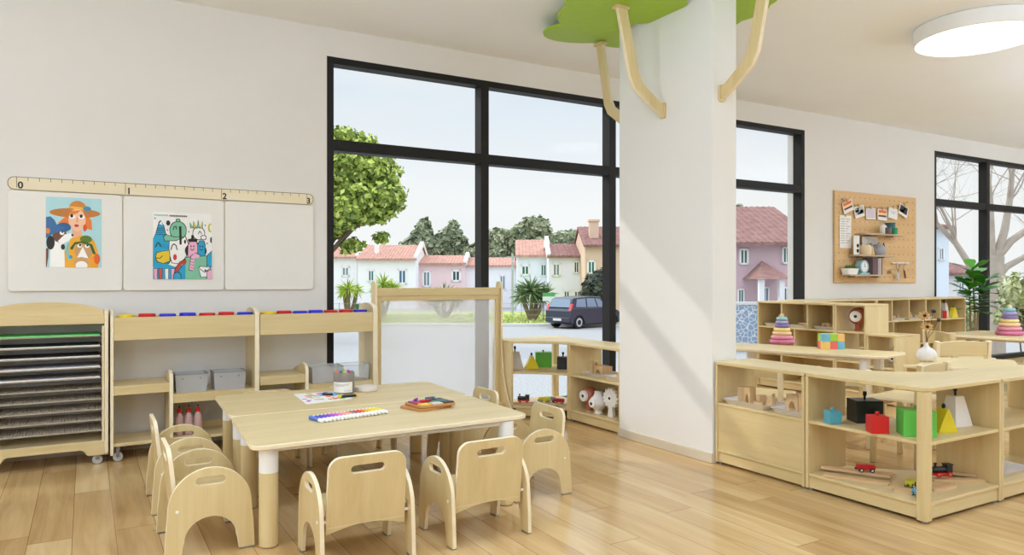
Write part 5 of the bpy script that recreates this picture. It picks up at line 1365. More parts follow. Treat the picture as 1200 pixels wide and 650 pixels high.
MB().lathe([(0, 0.05), (0.075, 0.05), (0.083, 0.04), (0.083, -0.03), (0.078, -0.036), (0.066, -0.036), (0.062, -0.03), (0, -0.03)], 32, (0, 0, 0.098), 0, 'y').build('clock_case', paint((150, 192, 202), 0.5), t)
f = MB().lathe([(0, -0.0312), (0.061, -0.0312), (0.061, -0.028)], 28, (0, 0, 0.098), 0, 'y').build('clock_face', PAPER, t)
MB().box(-0.002, 0.002, -0.034, -0.0318, 0.095, 0.142).box(-0.002, 0.03, -0.034, -0.0318, 0.096, 0.100).build('clock_hands', BLACK, f, weld=False)
bk = [((122, 96, 100), 0.030, 0.215, 'plum'), ((134, 106, 108), 0.034, 0.205, 'mauve'), ((122, 98, 100), 0.030, 0.215, 'dusky plum'), ((206, 190, 186), 0.03, 0.20, 'pale grey'), ((226, 214, 206), 0.028, 0.21, 'cream'), ((150, 120, 118), 0.024, 0.215, 'thin rose-brown')]
x = wallpt(1017.5, 300, YF - 0.09).x
for i, (rgb, wd, h, nm) in enumerate(bk):
    t = thing('book', '%s upright book, %s from the left on the bottom pegboard shelf' % (nm, ordn[i]), 'book', (x + wd / 2, YF - 0.075, SZ[2][2]), 0, 'books on the pegboard')
    MB().box(-wd / 2, wd / 2, -0.075, -0.071, 0, h).box(-wd / 2, -wd / 2 + 0.003, -0.075, 0.06, 0, h).box(wd / 2 - 0.003, wd / 2, -0.075, 0.06, 0, h).build('book_cover', paint(rgb, 0.7), t, weld=False, smooth=False)
    MB().box(-wd / 2 + 0.003, wd / 2 - 0.003, -0.071, 0.055, 0.004, h - 0.004).build('pages', PAPER, t, smooth=False)
    x += wd + 0.006
# photo string
string = [(986.5, 233), (992, 236), (1000, 239.5), (1010, 242), (1020, 243.5), (1031, 243.6), (1042, 242.5), (1052, 240.5), (1062, 237)]
t = thing('photo_string', 'thin cord strung in a shallow curve across the top of the pegboard', 'cord', wallpt(986.5, 233, YF))
o0 = wallpt(986.5, 233, YF)
MB().tube([wallpt(u, v, YF - 0.012) - o0 for u, v in string], 0.004, 6).build('cord', paint((196, 170, 130), 0.8), t)
for u, v in (string[0], string[-1]):
    q = wallpt(u, v, YF) - o0
    MB().lathe([(0.008, -0.02), (0.008, 0.0)], 10, (q.x, q.y, q.z), 0, 'y').build('hook', PSH, t)
ph = [((993.5, 241.5), -0.34, 'striped orange', 0), ((1007, 247.5), -0.24, 'grey street scene', 1), ((1020.3, 250), -0.05, 'plain lilac', 2), ((1033.8, 251.2), 0.03, 'striped orange and black', 0), ((1046.3, 249.5), 0.14, 'white lettered', 3), ((1058.6, 246.5), 0.32, 'dark food snapshot', 4)]
for i, ((u, v), tilt, nm, kind) in enumerate(ph):
    c = wallpt(u, v, YF - 0.02)
    t = thing('instant_photo', '%s card, %s from the left on the pegboard string' % (nm, ordn[i]), 'photo', c, 0, 'photos on the string')
    t.rotation_euler = (0, tilt, 0) if True else None
    hw_, hh_ = 0.10, 0.066
    MB().box(-hw_, hw_, -0.003, 0, -hh_ - 0.01, hh_).build('card', PAPER, t, smooth=False)
    mb = MB(); ms = [paint((222, 110, 60), 0.6), paint((240, 206, 150), 0.6), paint((92, 40, 50), 0.6), paint((120, 124, 120), 0.6), paint((214, 206, 214), 0.6), paint((36, 34, 36), 0.6), paint((170, 100, 50), 0.6), paint((190, 190, 190), 0.6)]
    y = -0.0034
    def bar(x0, x1, z0, z1, m): mb.flat([(x0 * hw_, z0 * hh_), (x1 * hw_, z0 * hh_), (x1 * hw_, z1 * hh_), (x0 * hw_, z1 * hh_)], y, m)
    if kind == 0:
        bar(-.85, .85, .3, .85, 0); bar(-.85, .85, -.15, .3, 1); bar(-.85, .85, -.5, -.15, 2)
    elif kind == 1:
        bar(-.85, .85, -.6, .85, 7); bar(-.85, -.1, -.1, .4, 3); bar(.1, .8, -.5, .2, 5); bar(-.4, .3, -.55, -.2, 3)
        bar(-.5, .0, .5, .75, 3)
    elif kind == 2: bar(-.9, .9, -.9, .9, 4)
    elif kind == 3: bar(-.45, .45, .1, .22, 7); bar(-.35, .35, -.15, -.05, 7)
    else:
        bar(-.85, .85, -.6, .85, 5); bar(-.3, .2, -.5, .1, 6); bar(-.1, .4, .2, .6, 7); bar(-.8, -.3, -.5, -.1, 7)
    mb.build('printed_image', ms, t, smooth=False, weld=False)
    MB().box(-0.008, 0.008, -0.012, 0.004, hh_ - 0.012, hh_ + 0.035).build('clothes_peg', BLOCK, t, bevel=0.002)
c = wallpt(990.5, 271, YF - 0.004)
t = thing('paper_note', 'white sheet of handwriting hanging at the left of the pegboard', 'note', c)
MB().box(-0.115, 0.115, -0.004, 0, -0.21, 0.20).build('sheet', PAPER, t, smooth=False)
mb = MB()
for i in range(11):
    for (xa, xb) in ((-0.095, -0.01), (0.012, 0.092 - 0.03 * (i % 3))):
        mb.flat([(xa, 0.15 - i * 0.03), (xb, 0.15 - i * 0.03), (xb, 0.158 - i * 0.03), (xa, 0.158 - i * 0.03)], -0.0045, 0)
mb.build('handwriting', paint((176, 174, 176), 0.7), t, smooth=False, weld=False)
MB().box(-0.008, 0.008, -0.014, -0.002, 0.185, 0.235).build('clothes_peg', BLOCK, t, bevel=0.002)
a = wallpt(1043, 308, YF); b = wallpt(1062, 308, YF)
t = thing('hook_rail', 'short white rail with hooks at the lower right of the pegboard', 'hook rail', a)
MB().tube([(0, -0.03, 0), (b.x - a.x, -0.03, 0)], 0.007, 8).build('rail', WHITE, t)
for k in (0.06, 0.35, 0.62, 0.94): MB().lathe([(0, -0.045), (0.014, -0.044), (0.016, -0.03), (0.01, 0.0)], 12, ((b.x - a.x) * k, 0, 0), 0, 'y').build('hook', WHITE, t)
c = wallpt(1052.5, 311, YF - 0.045)
t = thing('key_ring', 'silvery scissors-like keys hanging from the hook rail', 'keys', (c.x, c.y, c.z + 0.012))
MB().tube([(0.03 * math.cos(q), 0, -0.03 + 0.035 * math.sin(q)) for q in [2 * PI * i / 16 for i in range(17)]], 0.006, 6).build('ring', STEEL, t)
MB().tube([(0, 0, -0.065), (0.0, 0, -0.11)], 0.005, 6).build('chain', STEEL, t)
MB().prism([(-0.03, -0.19), (0.0, -0.215), (0.028, -0.18), (0.03, -0.13), (0.012, -0.10), (-0.018, -0.105), (-0.034, -0.14)], 'xz', -0.005, 0.005).build('tag', paint((176, 176, 178), 0.4), t, bevel=0.002)
c = wallpt(1059.5, 311, YF - 0.045)
t = thing('key_fob', 'dark brown leather fob hanging at the right of the hook rail', 'key fob', (c.x, c.y, c.z + 0.006))
MB().tube([(0, 0, 0), (-0.012, 0, -0.05), (0.004, 0, -0.075)], 0.005, 6).build('chain', STEEL, t)
MB().prism([(-0.012, -0.07), (0.018, -0.075), (0.045, -0.17), (0.022, -0.18), (-0.002, -0.12)], 'xz', -0.005, 0.005).build('fob', paint((112, 56, 40), 0.6), t, bevel=0.002)
c = wallpt(1041.5, 318, YF)
t = thing('wooden_hook', 'small round wooden peg hook low on the pegboard', 'hook', c)
MB().lathe([(0.012, 0.0), (0.012, -0.03), (0.03, -0.034), (0.032, -0.05), (0.02, -0.056), (0, -0.057)], 16, (0, 0, 0), 0, 'y').build('peg', BLOCK, t)
MB().lathe([(0, -0.004), (0.04, -0.004), (0.044, 0.0)], 16, (0, 0, -0.01), 0, 'y').build('rosette', BLOCK, t)

# ------------------------------------------------------------------ green cloud panels and branches on the pillar
def branch(label, base, rz, reach=(0.26, 0.38), zb_=2.40, zt=3.11):
    """arm leaving the pillar along local -y"""
    t = thing('wooden_branch', label, 'wall bracket', base, rz, 'wooden branches on the pillar')
    z = 0.0
    MB().prism(rrect(-0.028, 0.028, -0.055, 0.055, 0.012), 'xz', -0.016, 0).build('mounting_plate', [WZ, EDGE], t, bevel=0.003)
    up = zt - zb_
    outer = [(0.0 - 0.014, -0.045), (-0.014, 0.04), (-0.20, 0.165), (-0.235, 0.23), (-0.345, up), (-0.425, up), (-0.315, 0.20), (-0.27, 0.12), (-0.10, -0.0)]
    MB().prism(outer, 'yz', -0.016, 0.016, 0, 1).build('branch_arm', [WZ, EDGE], t, bevel=0.004)
    MB().box(-0.03, 0.03, -0.44, -0.33, up - 0.02, up).build('top_block', [WX], t, bevel=0.003)
    return t
branch('bent wooden branch on the broad pillar face under the front green panel', (PX0, 3.94, 2.40), -PI / 2, zt=3.07)
branch('bent wooden branch behind the left edge of the pillar, under the rear green panel', (3.655, PY1, 2.42), PI, zt=3.145, zb_=2.42)
branch('bent wooden branch on the narrow right pillar face', (3.625, PY0, 2.43), 0.0, zt=3.12, zb_=2.43)
def cloud(label, c, z, lobes, squash=1.0):
    t = thing('cloud_panel', label, 'ceiling panel', (c[0], c[1], z), 0, 'green leaf-cloud ceiling panels')
    # outline = union of lobes, sampled as the farthest reach of all discs along each direction
    pts = []
    for i in range(120):
        a = 2 * PI * i / 120; d = Vector((math.cos(a), math.sin(a)))
        best = 0.05
        for lx, ly, r in lobes:
            q = Vector((lx, ly)); b = q.dot(d); disc = b * b - (q.length_squared - r * r)
            if disc > 0: best = max(best, b + math.sqrt(disc))
        pts.append((d.x * best, d.y * best))
    MB().prism(pts, 'xy', 0, 0.026).build('panel', LEAFG, t, bevel=0.004)
    MB().lathe([(0.008, 0.026), (0.008, CZ - z)], 10, (0, 0, 0)).build('hanger_rod', STEEL, t)
    return t
A_ = at(722, 5, 3.12)
cloud('green cloud-shaped panel, front one left of the pillar', (3.17, 3.97), 3.07, [(0.0, 0.22, 0.30), (-0.06, -0.02, 0.34), (0.14, -0.14, 0.26), (0.12, 0.36, 0.18), (0.26, 0.05, 0.14)])
cloud('green cloud-shaped panel, rear one left of the pillar towards the window', (3.63, 4.58), 3.135, [(-0.22, 0.10, 0.34), (0.05, 0.02, 0.33), (-0.32, -0.1, 0.22), (0.25, 0.16, 0.24)]).rotation_euler = (math.radians(6), math.radians(-3), 0)
cloud('green cloud-shaped panel right of the pillar', (3.66, 3.06), 3.12, [(0.0, 0.0, 0.36), (0.2, -0.2, 0.26), (-0.2, 0.1, 0.26)])
cloud('green cloud-shaped panel behind the right side of the pillar, close to the ceiling', (4.05, 3.86), 3.19, [(0.0, 0.0, 0.33), (0.1, 0.22, 0.24), (0.02, -0.2, 0.22)])
# ------------------------------------------------------------------ outside
GZ = -1.0
def ground_mat(name, c0, c1, scale):
    m, nt, b = newmat(name)
    tc = nt.nodes.new('ShaderNodeTexCoord')
    n1 = nt.nodes.new('ShaderNodeTexNoise'); n1.inputs['Scale'].default_value = scale; n1.inputs['Detail'].default_value = 8; n1.inputs['Roughness'].default_value = 0.7
    nt.links.new(tc.outputs['Object'], n1.inputs['Vector'])
    r = nt.nodes.new('ShaderNodeValToRGB'); r.color_ramp.elements[0].position = 0.35; r.color_ramp.elements[1].position = 0.65
    r.color_ramp.elements[0].color = RGB(*c0); r.color_ramp.elements[1].color = RGB(*c1)
    nt.links.new(n1.outputs['Fac'], r.inputs['Fac']); nt.links.new(r.outputs['Color'], b.inputs['Base Color'])
    b.inputs['Roughness'].default_value = 0.95; b.inputs['Specular IOR Level'].default_value = 0.1
    return m
def oriented(name, d0, d1, u0, u1, z0, z1, m, **k):
    """a slab between two view distances, lying across the view direction"""
    mb = MB()
    c = [out(u0, d0), out(u1, d0), out(u1, d1), out(u0, d1)]
    mb.prism([(p.x, p.y) for p in c], 'xy', z0, z1)
    return mb.build(name, m, smooth=False, **k)
def slab(name, x0, x1, y0, y1, z0, z1, m):
    """slab in view-aligned metres: x to the right, y along the view"""
    f = lambda x, y: (CA * x + SA * y, -SA * x + CA * y)
    return MB().prism([f(x0, y0), f(x1, y0), f(x1, y1), f(x0, y1)], 'xy', z0, z1).build(name, m, smooth=False)
struct(MB().box(-90, 140, YW + 0.26, 160, GZ - 0.3, GZ).build('ground', ground_mat('pale_asphalt', (130, 130, 132), (190, 190, 190), 24.0), smooth=False))
KD = 2.2 * F / (382.5 - CY)                    # distance of the far kerb
struct(slab('kerb', -30, 8.5, KD, KD + 0.45, GZ, GZ + 0.13, plain('kerb_stone', (214, 212, 206), 0.9, 0.06, 3)))
o = slab('grass_verge', -30, 8.5, KD + 0.45, KD + 14.0, GZ, GZ + 0.09, ground_mat('verge_green', (150, 166, 84), (192, 200, 122), 4.0)); struct(o)
gm = [paint((176, 190, 104), 0.9), paint((150, 170, 88), 0.9), paint((206, 208, 138), 0.9)]
rr = random.Random(11); mb = MB()
for i in range(5200):
    x, y = rr.uniform(-13, 8), KD + 0.5 + 9 * rr.random() ** 1.5
    X_, Y_ = CA * x + SA * y, -SA * x + CA * y
    h = rr.uniform(0.06, 0.20); a = rr.uniform(0, PI); w_ = 0.05
    mb.add([(X_ - w_ * math.cos(a), Y_ - w_ * math.sin(a), GZ + 0.08), (X_ + w_ * math.cos(a), Y_ + w_ * math.sin(a), GZ + 0.08), (X_ + rr.uniform(-.1, .1), Y_ + rr.uniform(-.1, .1), GZ + 0.08 + h)], [(0, 1, 2)], rr.randrange(3))
o = mb.build('grass', gm, smooth=False, weld=False); tag(o, 'yellow-green grass growing on the verge behind the kerb', 'grass'); o['kind'] = 'stuff'

ROOF = ground_mat('clay_tiles', (176, 132, 118), (204, 162, 148), 3.0)
ROOF2 = ground_mat('dark_clay_tiles', (128, 94, 90), (158, 122, 116), 3.0)
def house(label, u0, u1, d, zb, v_eave, v_ridge, wall, roof=ROOF, depth=7.0, wins=(), gable=None, chim=(), turn=0.0, over=0.25, group='houses across the lot'):
    """long side faces the viewer; ridge parallel to it"""
    um = (u0 + u1) / 2
    c = out(um, d)
    t = thing('house', label, 'house', (c.x, c.y, zb), YAW + turn, group)
    W2 = (u1 - u0) / 2 / F * d
    def zz(v, dd=d): return H - (v - CY) / F * dd - zb
    he = zz(v_eave); hr = zz(v_ridge, d + depth / 2)
    wm = plain('facade_%d_%d_%d' % wall, wall, 0.9, 0.02, 1.0)
    mb = MB(); mb.box(-W2, W2, 0, depth, 0, he)
    mb.prism([(0.0, he), (depth, he), (depth / 2, hr - 0.12)], 'yz', -W2, W2)
    mb.build('walls', wm, t, smooth=False, weld=False)
    mb = MB()
    for s in (0, 1):
        y0, y1 = (-over, depth / 2) if s == 0 else (depth + over, depth / 2)
        z0 = he - over * (hr - he) / (depth / 2)
        mb.add([(-W2 - 0.1, y0, z0), (W2 + 0.1, y0, z0), (W2 + 0.1, y1, hr), (-W2 - 0.1, y1, hr), (-W2 - 0.1, y0, z0 + 0.14), (W2 + 0.1, y0, z0 + 0.14), (W2 + 0.1, y1, hr + 0.14), (-W2 - 0.1, y1, hr + 0.14)],
               [(0, 3, 2, 1), (4, 5, 6, 7), (0, 1, 5, 4), (1, 2, 6, 5), (2, 3, 7, 6), (3, 0, 4, 7)])
        n = int(W2 * 2 / 0.24)
        for i in range(n):
            x = -W2 + (i + 0.5) * 2 * W2 / n
            mb.tube([(x, y0, z0 + 0.13), (x, y1, hr + 0.13)], 0.045, 5)
    mb.build('roof', roof, t, smooth=False, weld=False)
    for s in (gable or ()):
        x = W2 if s > 0 else -W2
        MB().prism([(-0.1, he - 0.1), (depth / 2, hr + 0.05), (depth + 0.1, he - 0.1), (depth + 0.1, he + 0.25), (depth / 2, hr + 0.42), (-0.1, he + 0.25)], 'yz', x - 0.13, x + 0.13).build('parapet', paint((236, 236, 234), 0.9), t, smooth=False)
    for (cu, ct, cb, cw_) in chim:
        x = (cu - um) / F * (d + 1.2); w_ = cw_ / F * d / 2
        MB().box(x - w_, x + w_, 1.2, 1.2 + 2 * w_, zz(cb, d + 1.2), zz(ct, d + 1.2)).box(x - w_ * 1.25, x + w_ * 1.25, 1.2 - w_ * 0.25, 1.2 + 2.25 * w_, zz(ct, d + 1.2) - 0.12, zz(ct, d + 1.2)).build('chimney', wm, t, smooth=False, weld=False)
    for (a, b, va, vb, kind) in wins:
        xa, xb = (a - um) / F * d, (b - um) / F * d; z1, z0 = zz(va), zz(vb)
        fr = MB()
        fm = paint((240, 240, 240), 0.7)
        e_ = min(0.14, (xb - xa) * 0.2)
        fr.box(xa, xb, -0.06, 0.02, z0, z0 + e_).box(xa, xb, -0.06, 0.02, z1 - e_, z1).box(xa, xa + e_, -0.06, 0.02, z0, z1).box(xb - e_, xb, -0.06, 0.02, z0, z1).box((xa + xb) / 2 - e_ * .3, (xa + xb) / 2 + e_ * .3, -0.05, 0.02, z0, z1)
        f = fr.build('window' if kind != 'door' else 'door', fm, t, smooth=False, weld=False)
        col = {'green': (46, 104, 100), 'blue': (70, 106, 140), 'grey': (124, 140, 150), 'dark': (58, 68, 78), 'door': (90, 130, 170)}[kind]
        MB().box(xa + e_, xb - e_, -0.03, 0.0, z0 + e_, z1 - e_).build('pane', paint(col, 0.25), f, smooth=False)
    return t
house('long white house with tiled roof and white chimney, left across the lot', 419, 487, 55.0, GZ, 304, 289, (246, 245, 246), depth=8, wins=((431, 439, 316, 330, 'green'), (466, 477, 315, 333, 'blue')), gable=(1,), chim=((438, 282, 298, 5),))
house('white house at the left edge of the window, under the pine', 340, 418.5, 56.0, GZ, 302, 290, (246, 245, 246), depth=8, wins=((400, 410, 312, 324, 'grey'),), gable=(1,))
house('low pink house with tiled roof between the white houses', 487.5, 545, 57.0, GZ, 309.5, 301, (236, 208, 210), depth=7, wins=((495, 505, 317, 336, 'grey'), (529, 540, 316, 330, 'dark')), gable=(1,))
house('low white house with tiled roof behind the window mullion', 545.5, 605, 58.0, GZ, 312, 303.5, (244, 244, 246), depth=7, wins=((585, 593, 322, 340, 'grey'),))
house('two-storey white house, broad wing left of the parked car', 606, 644, 50.0, GZ, 300, 283, (236, 238, 252), depth=9, wins=((610, 621, 310, 323, 'green'), (633, 641, 309, 324, 'green')), gable=(1,))
house('white two-storey house wing with dark tiled roof, behind the parked car', 643, 686, 47.0, GZ, 301, 288, (234, 236, 253), ROOF2, depth=7, wins=((647, 657, 308, 324, 'grey'), (672, 679, 306, 320, 'dark'), (660, 668, 340, 350, 'blue'), (672, 681, 340, 350, 'blue')), gable=(-1,))
house('peach house with a tall chimney, right of the white one', 685.5, 760, 44.0, GZ, 288, 268, (226, 196, 174), ROOF2, depth=8, wins=((688, 698, 305, 321, 'green'), (735, 745, 305, 321, 'green')), chim=((699.5, 257, 286, 11),))
mv = house('mauve two-storey house with green shutters, right of the pillar', 845, 955, 27.0, GZ, 284, 246, (206, 178, 186), ROOF2, depth=9, wins=((866, 877, 291, 310, 'green'), (916, 926, 289, 309, 'green'), (893, 901, 336, 362, 'blue'), (864, 872, 338, 362, 'green'), (917, 926, 336, 362, 'green')), gable=(), over=0.4)
# porch of the mauve house
def hx(u, d=25.5): return (u - 900) / F * d
pr = MB(); zt_, zl_ = H - (316 - CY) / F * 25.5 - GZ, H - (327 - CY) / F * 25.5 - GZ
pr.add([(hx(868), -1.6, zl_), (hx(911), -1.6, zl_), (hx(911), 0, zl_), (hx(868), 0, zl_), (hx(892), 0, zt_ + 0.35)], [(0, 1, 4), (1, 2, 4), (3, 0, 4), (0, 3, 2, 1)])
pr.build('porch_roof', ROOF2, mv, smooth=False)
for u in (875.5, 899): MB().box(hx(u) - 0.09, hx(u) + 0.09, -1.5, -1.3, 0, zl_).build('porch_post', paint((234, 234, 236), 0.8), mv, smooth=False)
# rubble garden wall in front of it
d_ = 22.5
m_, nt_, b_ = newmat('rubble_stone')
tc_ = nt_.nodes.new('ShaderNodeTexCoord'); vo_ = nt_.nodes.new('ShaderNodeTexVoronoi'); vo_.feature = 'DISTANCE_TO_EDGE'; vo_.inputs['Scale'].default_value = 6.5
nt_.links.new(tc_.outputs['Object'], vo_.inputs['Vector'])
rp_ = nt_.nodes.new('ShaderNodeValToRGB'); rp_.color_ramp.elements[0].position = 0.02; rp_.color_ramp.elements[1].position = 0.09
rp_.color_ramp.elements[0].color = RGB(214, 216, 218); rp_.color_ramp.elements[1].color = RGB(132, 154, 180)
nt_.links.new(vo_.outputs['Distance'], rp_.inputs['Fac']); nt_.links.new(rp_.outputs['Color'], b_.inputs['Base Color']); b_.inputs['Roughness'].default_value = 0.9
c = out(895, d_)
t = thing('garden_wall', 'low rubble stone wall in front of the mauve house', 'wall', (c.x, c.y, GZ), YAW)
L = 90 / F * d_ / 2 + 0.6
zt_ = H - (357 - CY) / F * d_ - GZ
MB().box(-L, L, 0, 0.35, 0, zt_).build('stones', m_, t, smooth=False)
MB().box(-L, L, -0.04, 0.39, zt_, zt_ + 0.08).build('coping', paint((206, 208, 210), 0.9), t, smooth=False)

CORE = 0.6
# trees ---------------------------------------------------------------
def foliage(mb, blobs, n, size, seed, nm=3, up=0.0):
    rr = random.Random(seed)
    vol = [b[3] * b[4] * b[5] for b in blobs]; tot = sum(v ** 0.7 for v in vol)
    for b, v in zip(blobs, vol):
        k = int(n * v ** 0.7 / tot)
        for i in range(k):
            d = Vector((rr.gauss(0, 1), rr.gauss(0, 1), rr.gauss(0, 1))).normalized()
            r = rr.random() ** 0.33 if rr.random() < 0.35 else rr.uniform(0.72, 1.22) * (1 + 0.16 * math.sin(5 * d.x + b[0]) * math.sin(6 * d.z + b[2]))
            p = Vector((b[0] + d.x * b[3] * r, b[1] + d.y * b[4] * r, b[2] + d.z * b[5] * r))
            nn = (d + Vector((rr.uniform(-.8, .8), rr.uniform(-.8, .8), rr.uniform(-.8, .8) + up))).normalized()
            a = nn.cross(Vector((rr.uniform(-1, 1), rr.uniform(-1, 1), rr.uniform(-1, 1)))).normalized(); c = nn.cross(a)
            s = size * rr.uniform(0.6, 1.3)
            mb.add([tuple(p - a * s), tuple(p + c * s * 0.6 + nn * s * 0.15), tuple(p + a * s), tuple(p - c * s * 0.6 + nn * s * 0.15)], [(0, 1, 2, 3)], rr.randrange(nm))
def tree(name, label, u, d, zb, blobs_px, trunk, cols, n, size, seed, group=None, up=0.0):
    """blobs_px: (u, v, half width px, half height px [, depth shift m])"""
    c = out(u, d)
    t = thing(name, label, 'tree', (c.x, c.y, zb), YAW, group)
    bl = []
    for b in blobs_px:
        dy = b[4] if len(b) > 4 else 0.0
        k = (d + dy) / F
        bl.append(((b[0] - CX) * k - (u - CX) / F * d, dy, H - (b[1] - CY) * k - zb, b[2] * k, max(b[2], b[3]) * k * 0.9, b[3] * k))
    mb = MB(); foliage(mb, bl, n, size, seed, len(cols), up)
    core = MB()
    for b in bl: core.ball(b[:3], (b[3] * CORE, b[4] * CORE, b[5] * CORE), 10, 6)
    mb.build('foliage', [paint(q, 0.8) for q in cols], t, smooth=False, weld=False)
    core.build('inner_foliage', paint(cols[0], 0.9), t, weld=False)
    top = min(b[2] for b in bl)
    tr_ = MB()
    for (tu, tw) in trunk:
        x = (tu - u) / F * d; r = tw / F * d
        tr_.tube([(x, 0, -0.1), (x * 0.9 + 0.1, 0, top * 0.6), (bl[0][0] * 0.5 + x * 0.5, bl[0][1] * 0.5, bl[0][2])], [r, r * 0.8, r * 0.4], 8)
    for b in bl[1:7]:
        tr_.tube([(trunk[0][0] - u, 0, top * 0.7) if False else ((trunk[0][0] - u) / F * d, 0, max(0.5, top * 0.75)), (b[0] * 0.6, b[1] * 0.6, (b[2] + top) / 2), b[:3]], [0.10, 0.07, 0.03], 6)
    tr_.build('trunk', paint((110, 88, 70), 0.9), t, weld=False)
    return t
PINE = [(146, 166, 70), (180, 198, 86), (202, 214, 116), (112, 134, 62)]
tree('stone_pine', 'big sunlit pine with clumped green needles at the left of the window', 372, 26.0, GZ, [(405, 195, 40, 30), (440, 205, 26, 22), (452, 232, 22, 20, -0.5), (420, 235, 36, 26), (396, 165, 26, 14), (398, 250, 30, 18, -0.6), (440, 250, 20, 12), (360, 200, 40, 40), (396, 270, 12, 9), (447, 278, 9, 6), (412, 288, 13, 8), (384, 225, 30, 30), (425, 172, 16, 12)], [(368, 5)], PINE, 15000, 0.12, 21, 'trees seen through the windows')
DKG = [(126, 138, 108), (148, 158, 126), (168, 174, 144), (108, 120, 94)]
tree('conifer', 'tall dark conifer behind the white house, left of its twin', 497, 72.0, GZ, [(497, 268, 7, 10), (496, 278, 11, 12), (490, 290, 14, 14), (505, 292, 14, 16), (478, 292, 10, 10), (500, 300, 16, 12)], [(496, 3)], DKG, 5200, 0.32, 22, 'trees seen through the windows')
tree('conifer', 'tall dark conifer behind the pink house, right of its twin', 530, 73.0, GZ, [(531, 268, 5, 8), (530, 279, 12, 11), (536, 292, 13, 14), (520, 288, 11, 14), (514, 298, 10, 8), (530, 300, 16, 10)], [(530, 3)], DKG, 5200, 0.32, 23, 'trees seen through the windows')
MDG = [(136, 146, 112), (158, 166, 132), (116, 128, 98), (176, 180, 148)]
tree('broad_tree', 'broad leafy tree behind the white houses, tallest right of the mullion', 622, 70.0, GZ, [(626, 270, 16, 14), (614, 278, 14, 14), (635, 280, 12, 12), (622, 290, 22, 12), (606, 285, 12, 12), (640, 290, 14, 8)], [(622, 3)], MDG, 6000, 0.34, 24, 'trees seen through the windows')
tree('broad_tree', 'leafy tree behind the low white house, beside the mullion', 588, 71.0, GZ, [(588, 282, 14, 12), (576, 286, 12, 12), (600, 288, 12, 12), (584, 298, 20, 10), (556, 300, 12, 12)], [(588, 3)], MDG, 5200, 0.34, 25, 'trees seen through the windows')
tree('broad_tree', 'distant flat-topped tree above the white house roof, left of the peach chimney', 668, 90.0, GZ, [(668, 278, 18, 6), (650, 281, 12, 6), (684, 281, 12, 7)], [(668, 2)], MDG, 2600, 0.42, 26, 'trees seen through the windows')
tree('cypress', 'slim dark cypress beside the pillar, behind the mauve house', 866, 42.0, GZ, [(866, 248, 2.5, 8), (866, 262, 4, 14), (866, 284, 5, 20), (866, 310, 5, 20)], [(866, 1.5)], DKG, 1800, 0.18, 27, 'trees seen through the windows')
DKB = [(84, 90, 80), (92, 98, 84), (58, 66, 58)]
tree('dark_bush', 'dark bush in front of the peach house behind the car', 697, 39.0, GZ, [(697, 335, 12, 14), (694, 347, 12, 12), (703, 328, 8, 10), (704, 348, 10, 12)], [(697, 2)], DKB, 2600, 0.16, 28, 'shrubs seen through the windows')

def yucca(label, u, d, v_heads, rad, n, cols, seed, trunk_col=(122, 106, 84), group='spiky palms by the verge'):
    c = out(u, d)
    t = thing('yucca_palm', label, 'palm', (c.x, c.y, GZ), YAW, group)
    rr = random.Random(seed); mb = MB(); tr_ = MB()
    for (hu, hv, k_) in v_heads:
        hc = Vector(((hu - CX) / F * d - (u - CX) / F * d, rr.uniform(-.3, .3), H - (hv - CY) / F * d - GZ))
        tr_.tube([(rr.uniform(-.08, .08), 0, -0.05), (hc.x * 0.6, hc.y * 0.5, hc.z * 0.5), tuple(hc)], [0.14, 0.11, 0.10], 8)
        for i in range(n):
            d0 = Vector((rr.gauss(0, 1), rr.gauss(0, 1), rr.gauss(0.25, 0.9))).normalized()
            L = rad / F * d * k_ * rr.uniform(0.75, 1.1); e_ = hc + d0 * L - Vector((0, 0, 0.12 * L))
            sd = d0.cross(Vector((rr.uniform(-1, 1), rr.uniform(-1, 1), rr.uniform(-1, 1)))).normalized() * L * 0.05
            b = hc + d0 * 0.08; m__ = hc + d0 * L * 0.45
            mb.add([tuple(b - sd * 0.6), tuple(m__ - sd), tuple(e_), tuple(m__ + sd), tuple(b + sd * 0.6)], [(0, 1, 2, 3, 4)], rr.randrange(len(cols)))
    mb.build('leaves', [paint(q, 0.7) for q in cols], t, smooth=False, weld=False)
    tr_.build('trunk', paint(trunk_col, 0.9), t, weld=False)
YG = [(172, 194, 70), (204, 214, 104), (140, 168, 62)]
DG = [(104, 130, 90), (134, 156, 106), (84, 108, 74), (160, 174, 126)]
yucca('bright yellow-green palm left of the easel, beside the green bin', 409, 40.0, ((409, 338, 1.0), (402, 342, 0.7), (418, 340, 0.7)), 17, 80, YG, 31)
yucca('yellow-green palm rising behind the left post of the easel', 447, 41.0, ((450, 334, 1.0), (460, 338, 0.8), (440, 340, 0.7)), 19, 80, YG, 32)
yucca('green palm behind the middle of the easel', 520, 41.0, ((520, 346, 1.1), (505, 350, 0.8), (535, 350, 0.8)), 20, 90, DG, 33)
yucca('large dark green spiky palm left of the parked car', 624, 38.0, ((622, 341, 1.1), (640, 344, 0.8), (612, 346, 0.8), (630, 348, 0.9)), 22, 110, DG, 34)

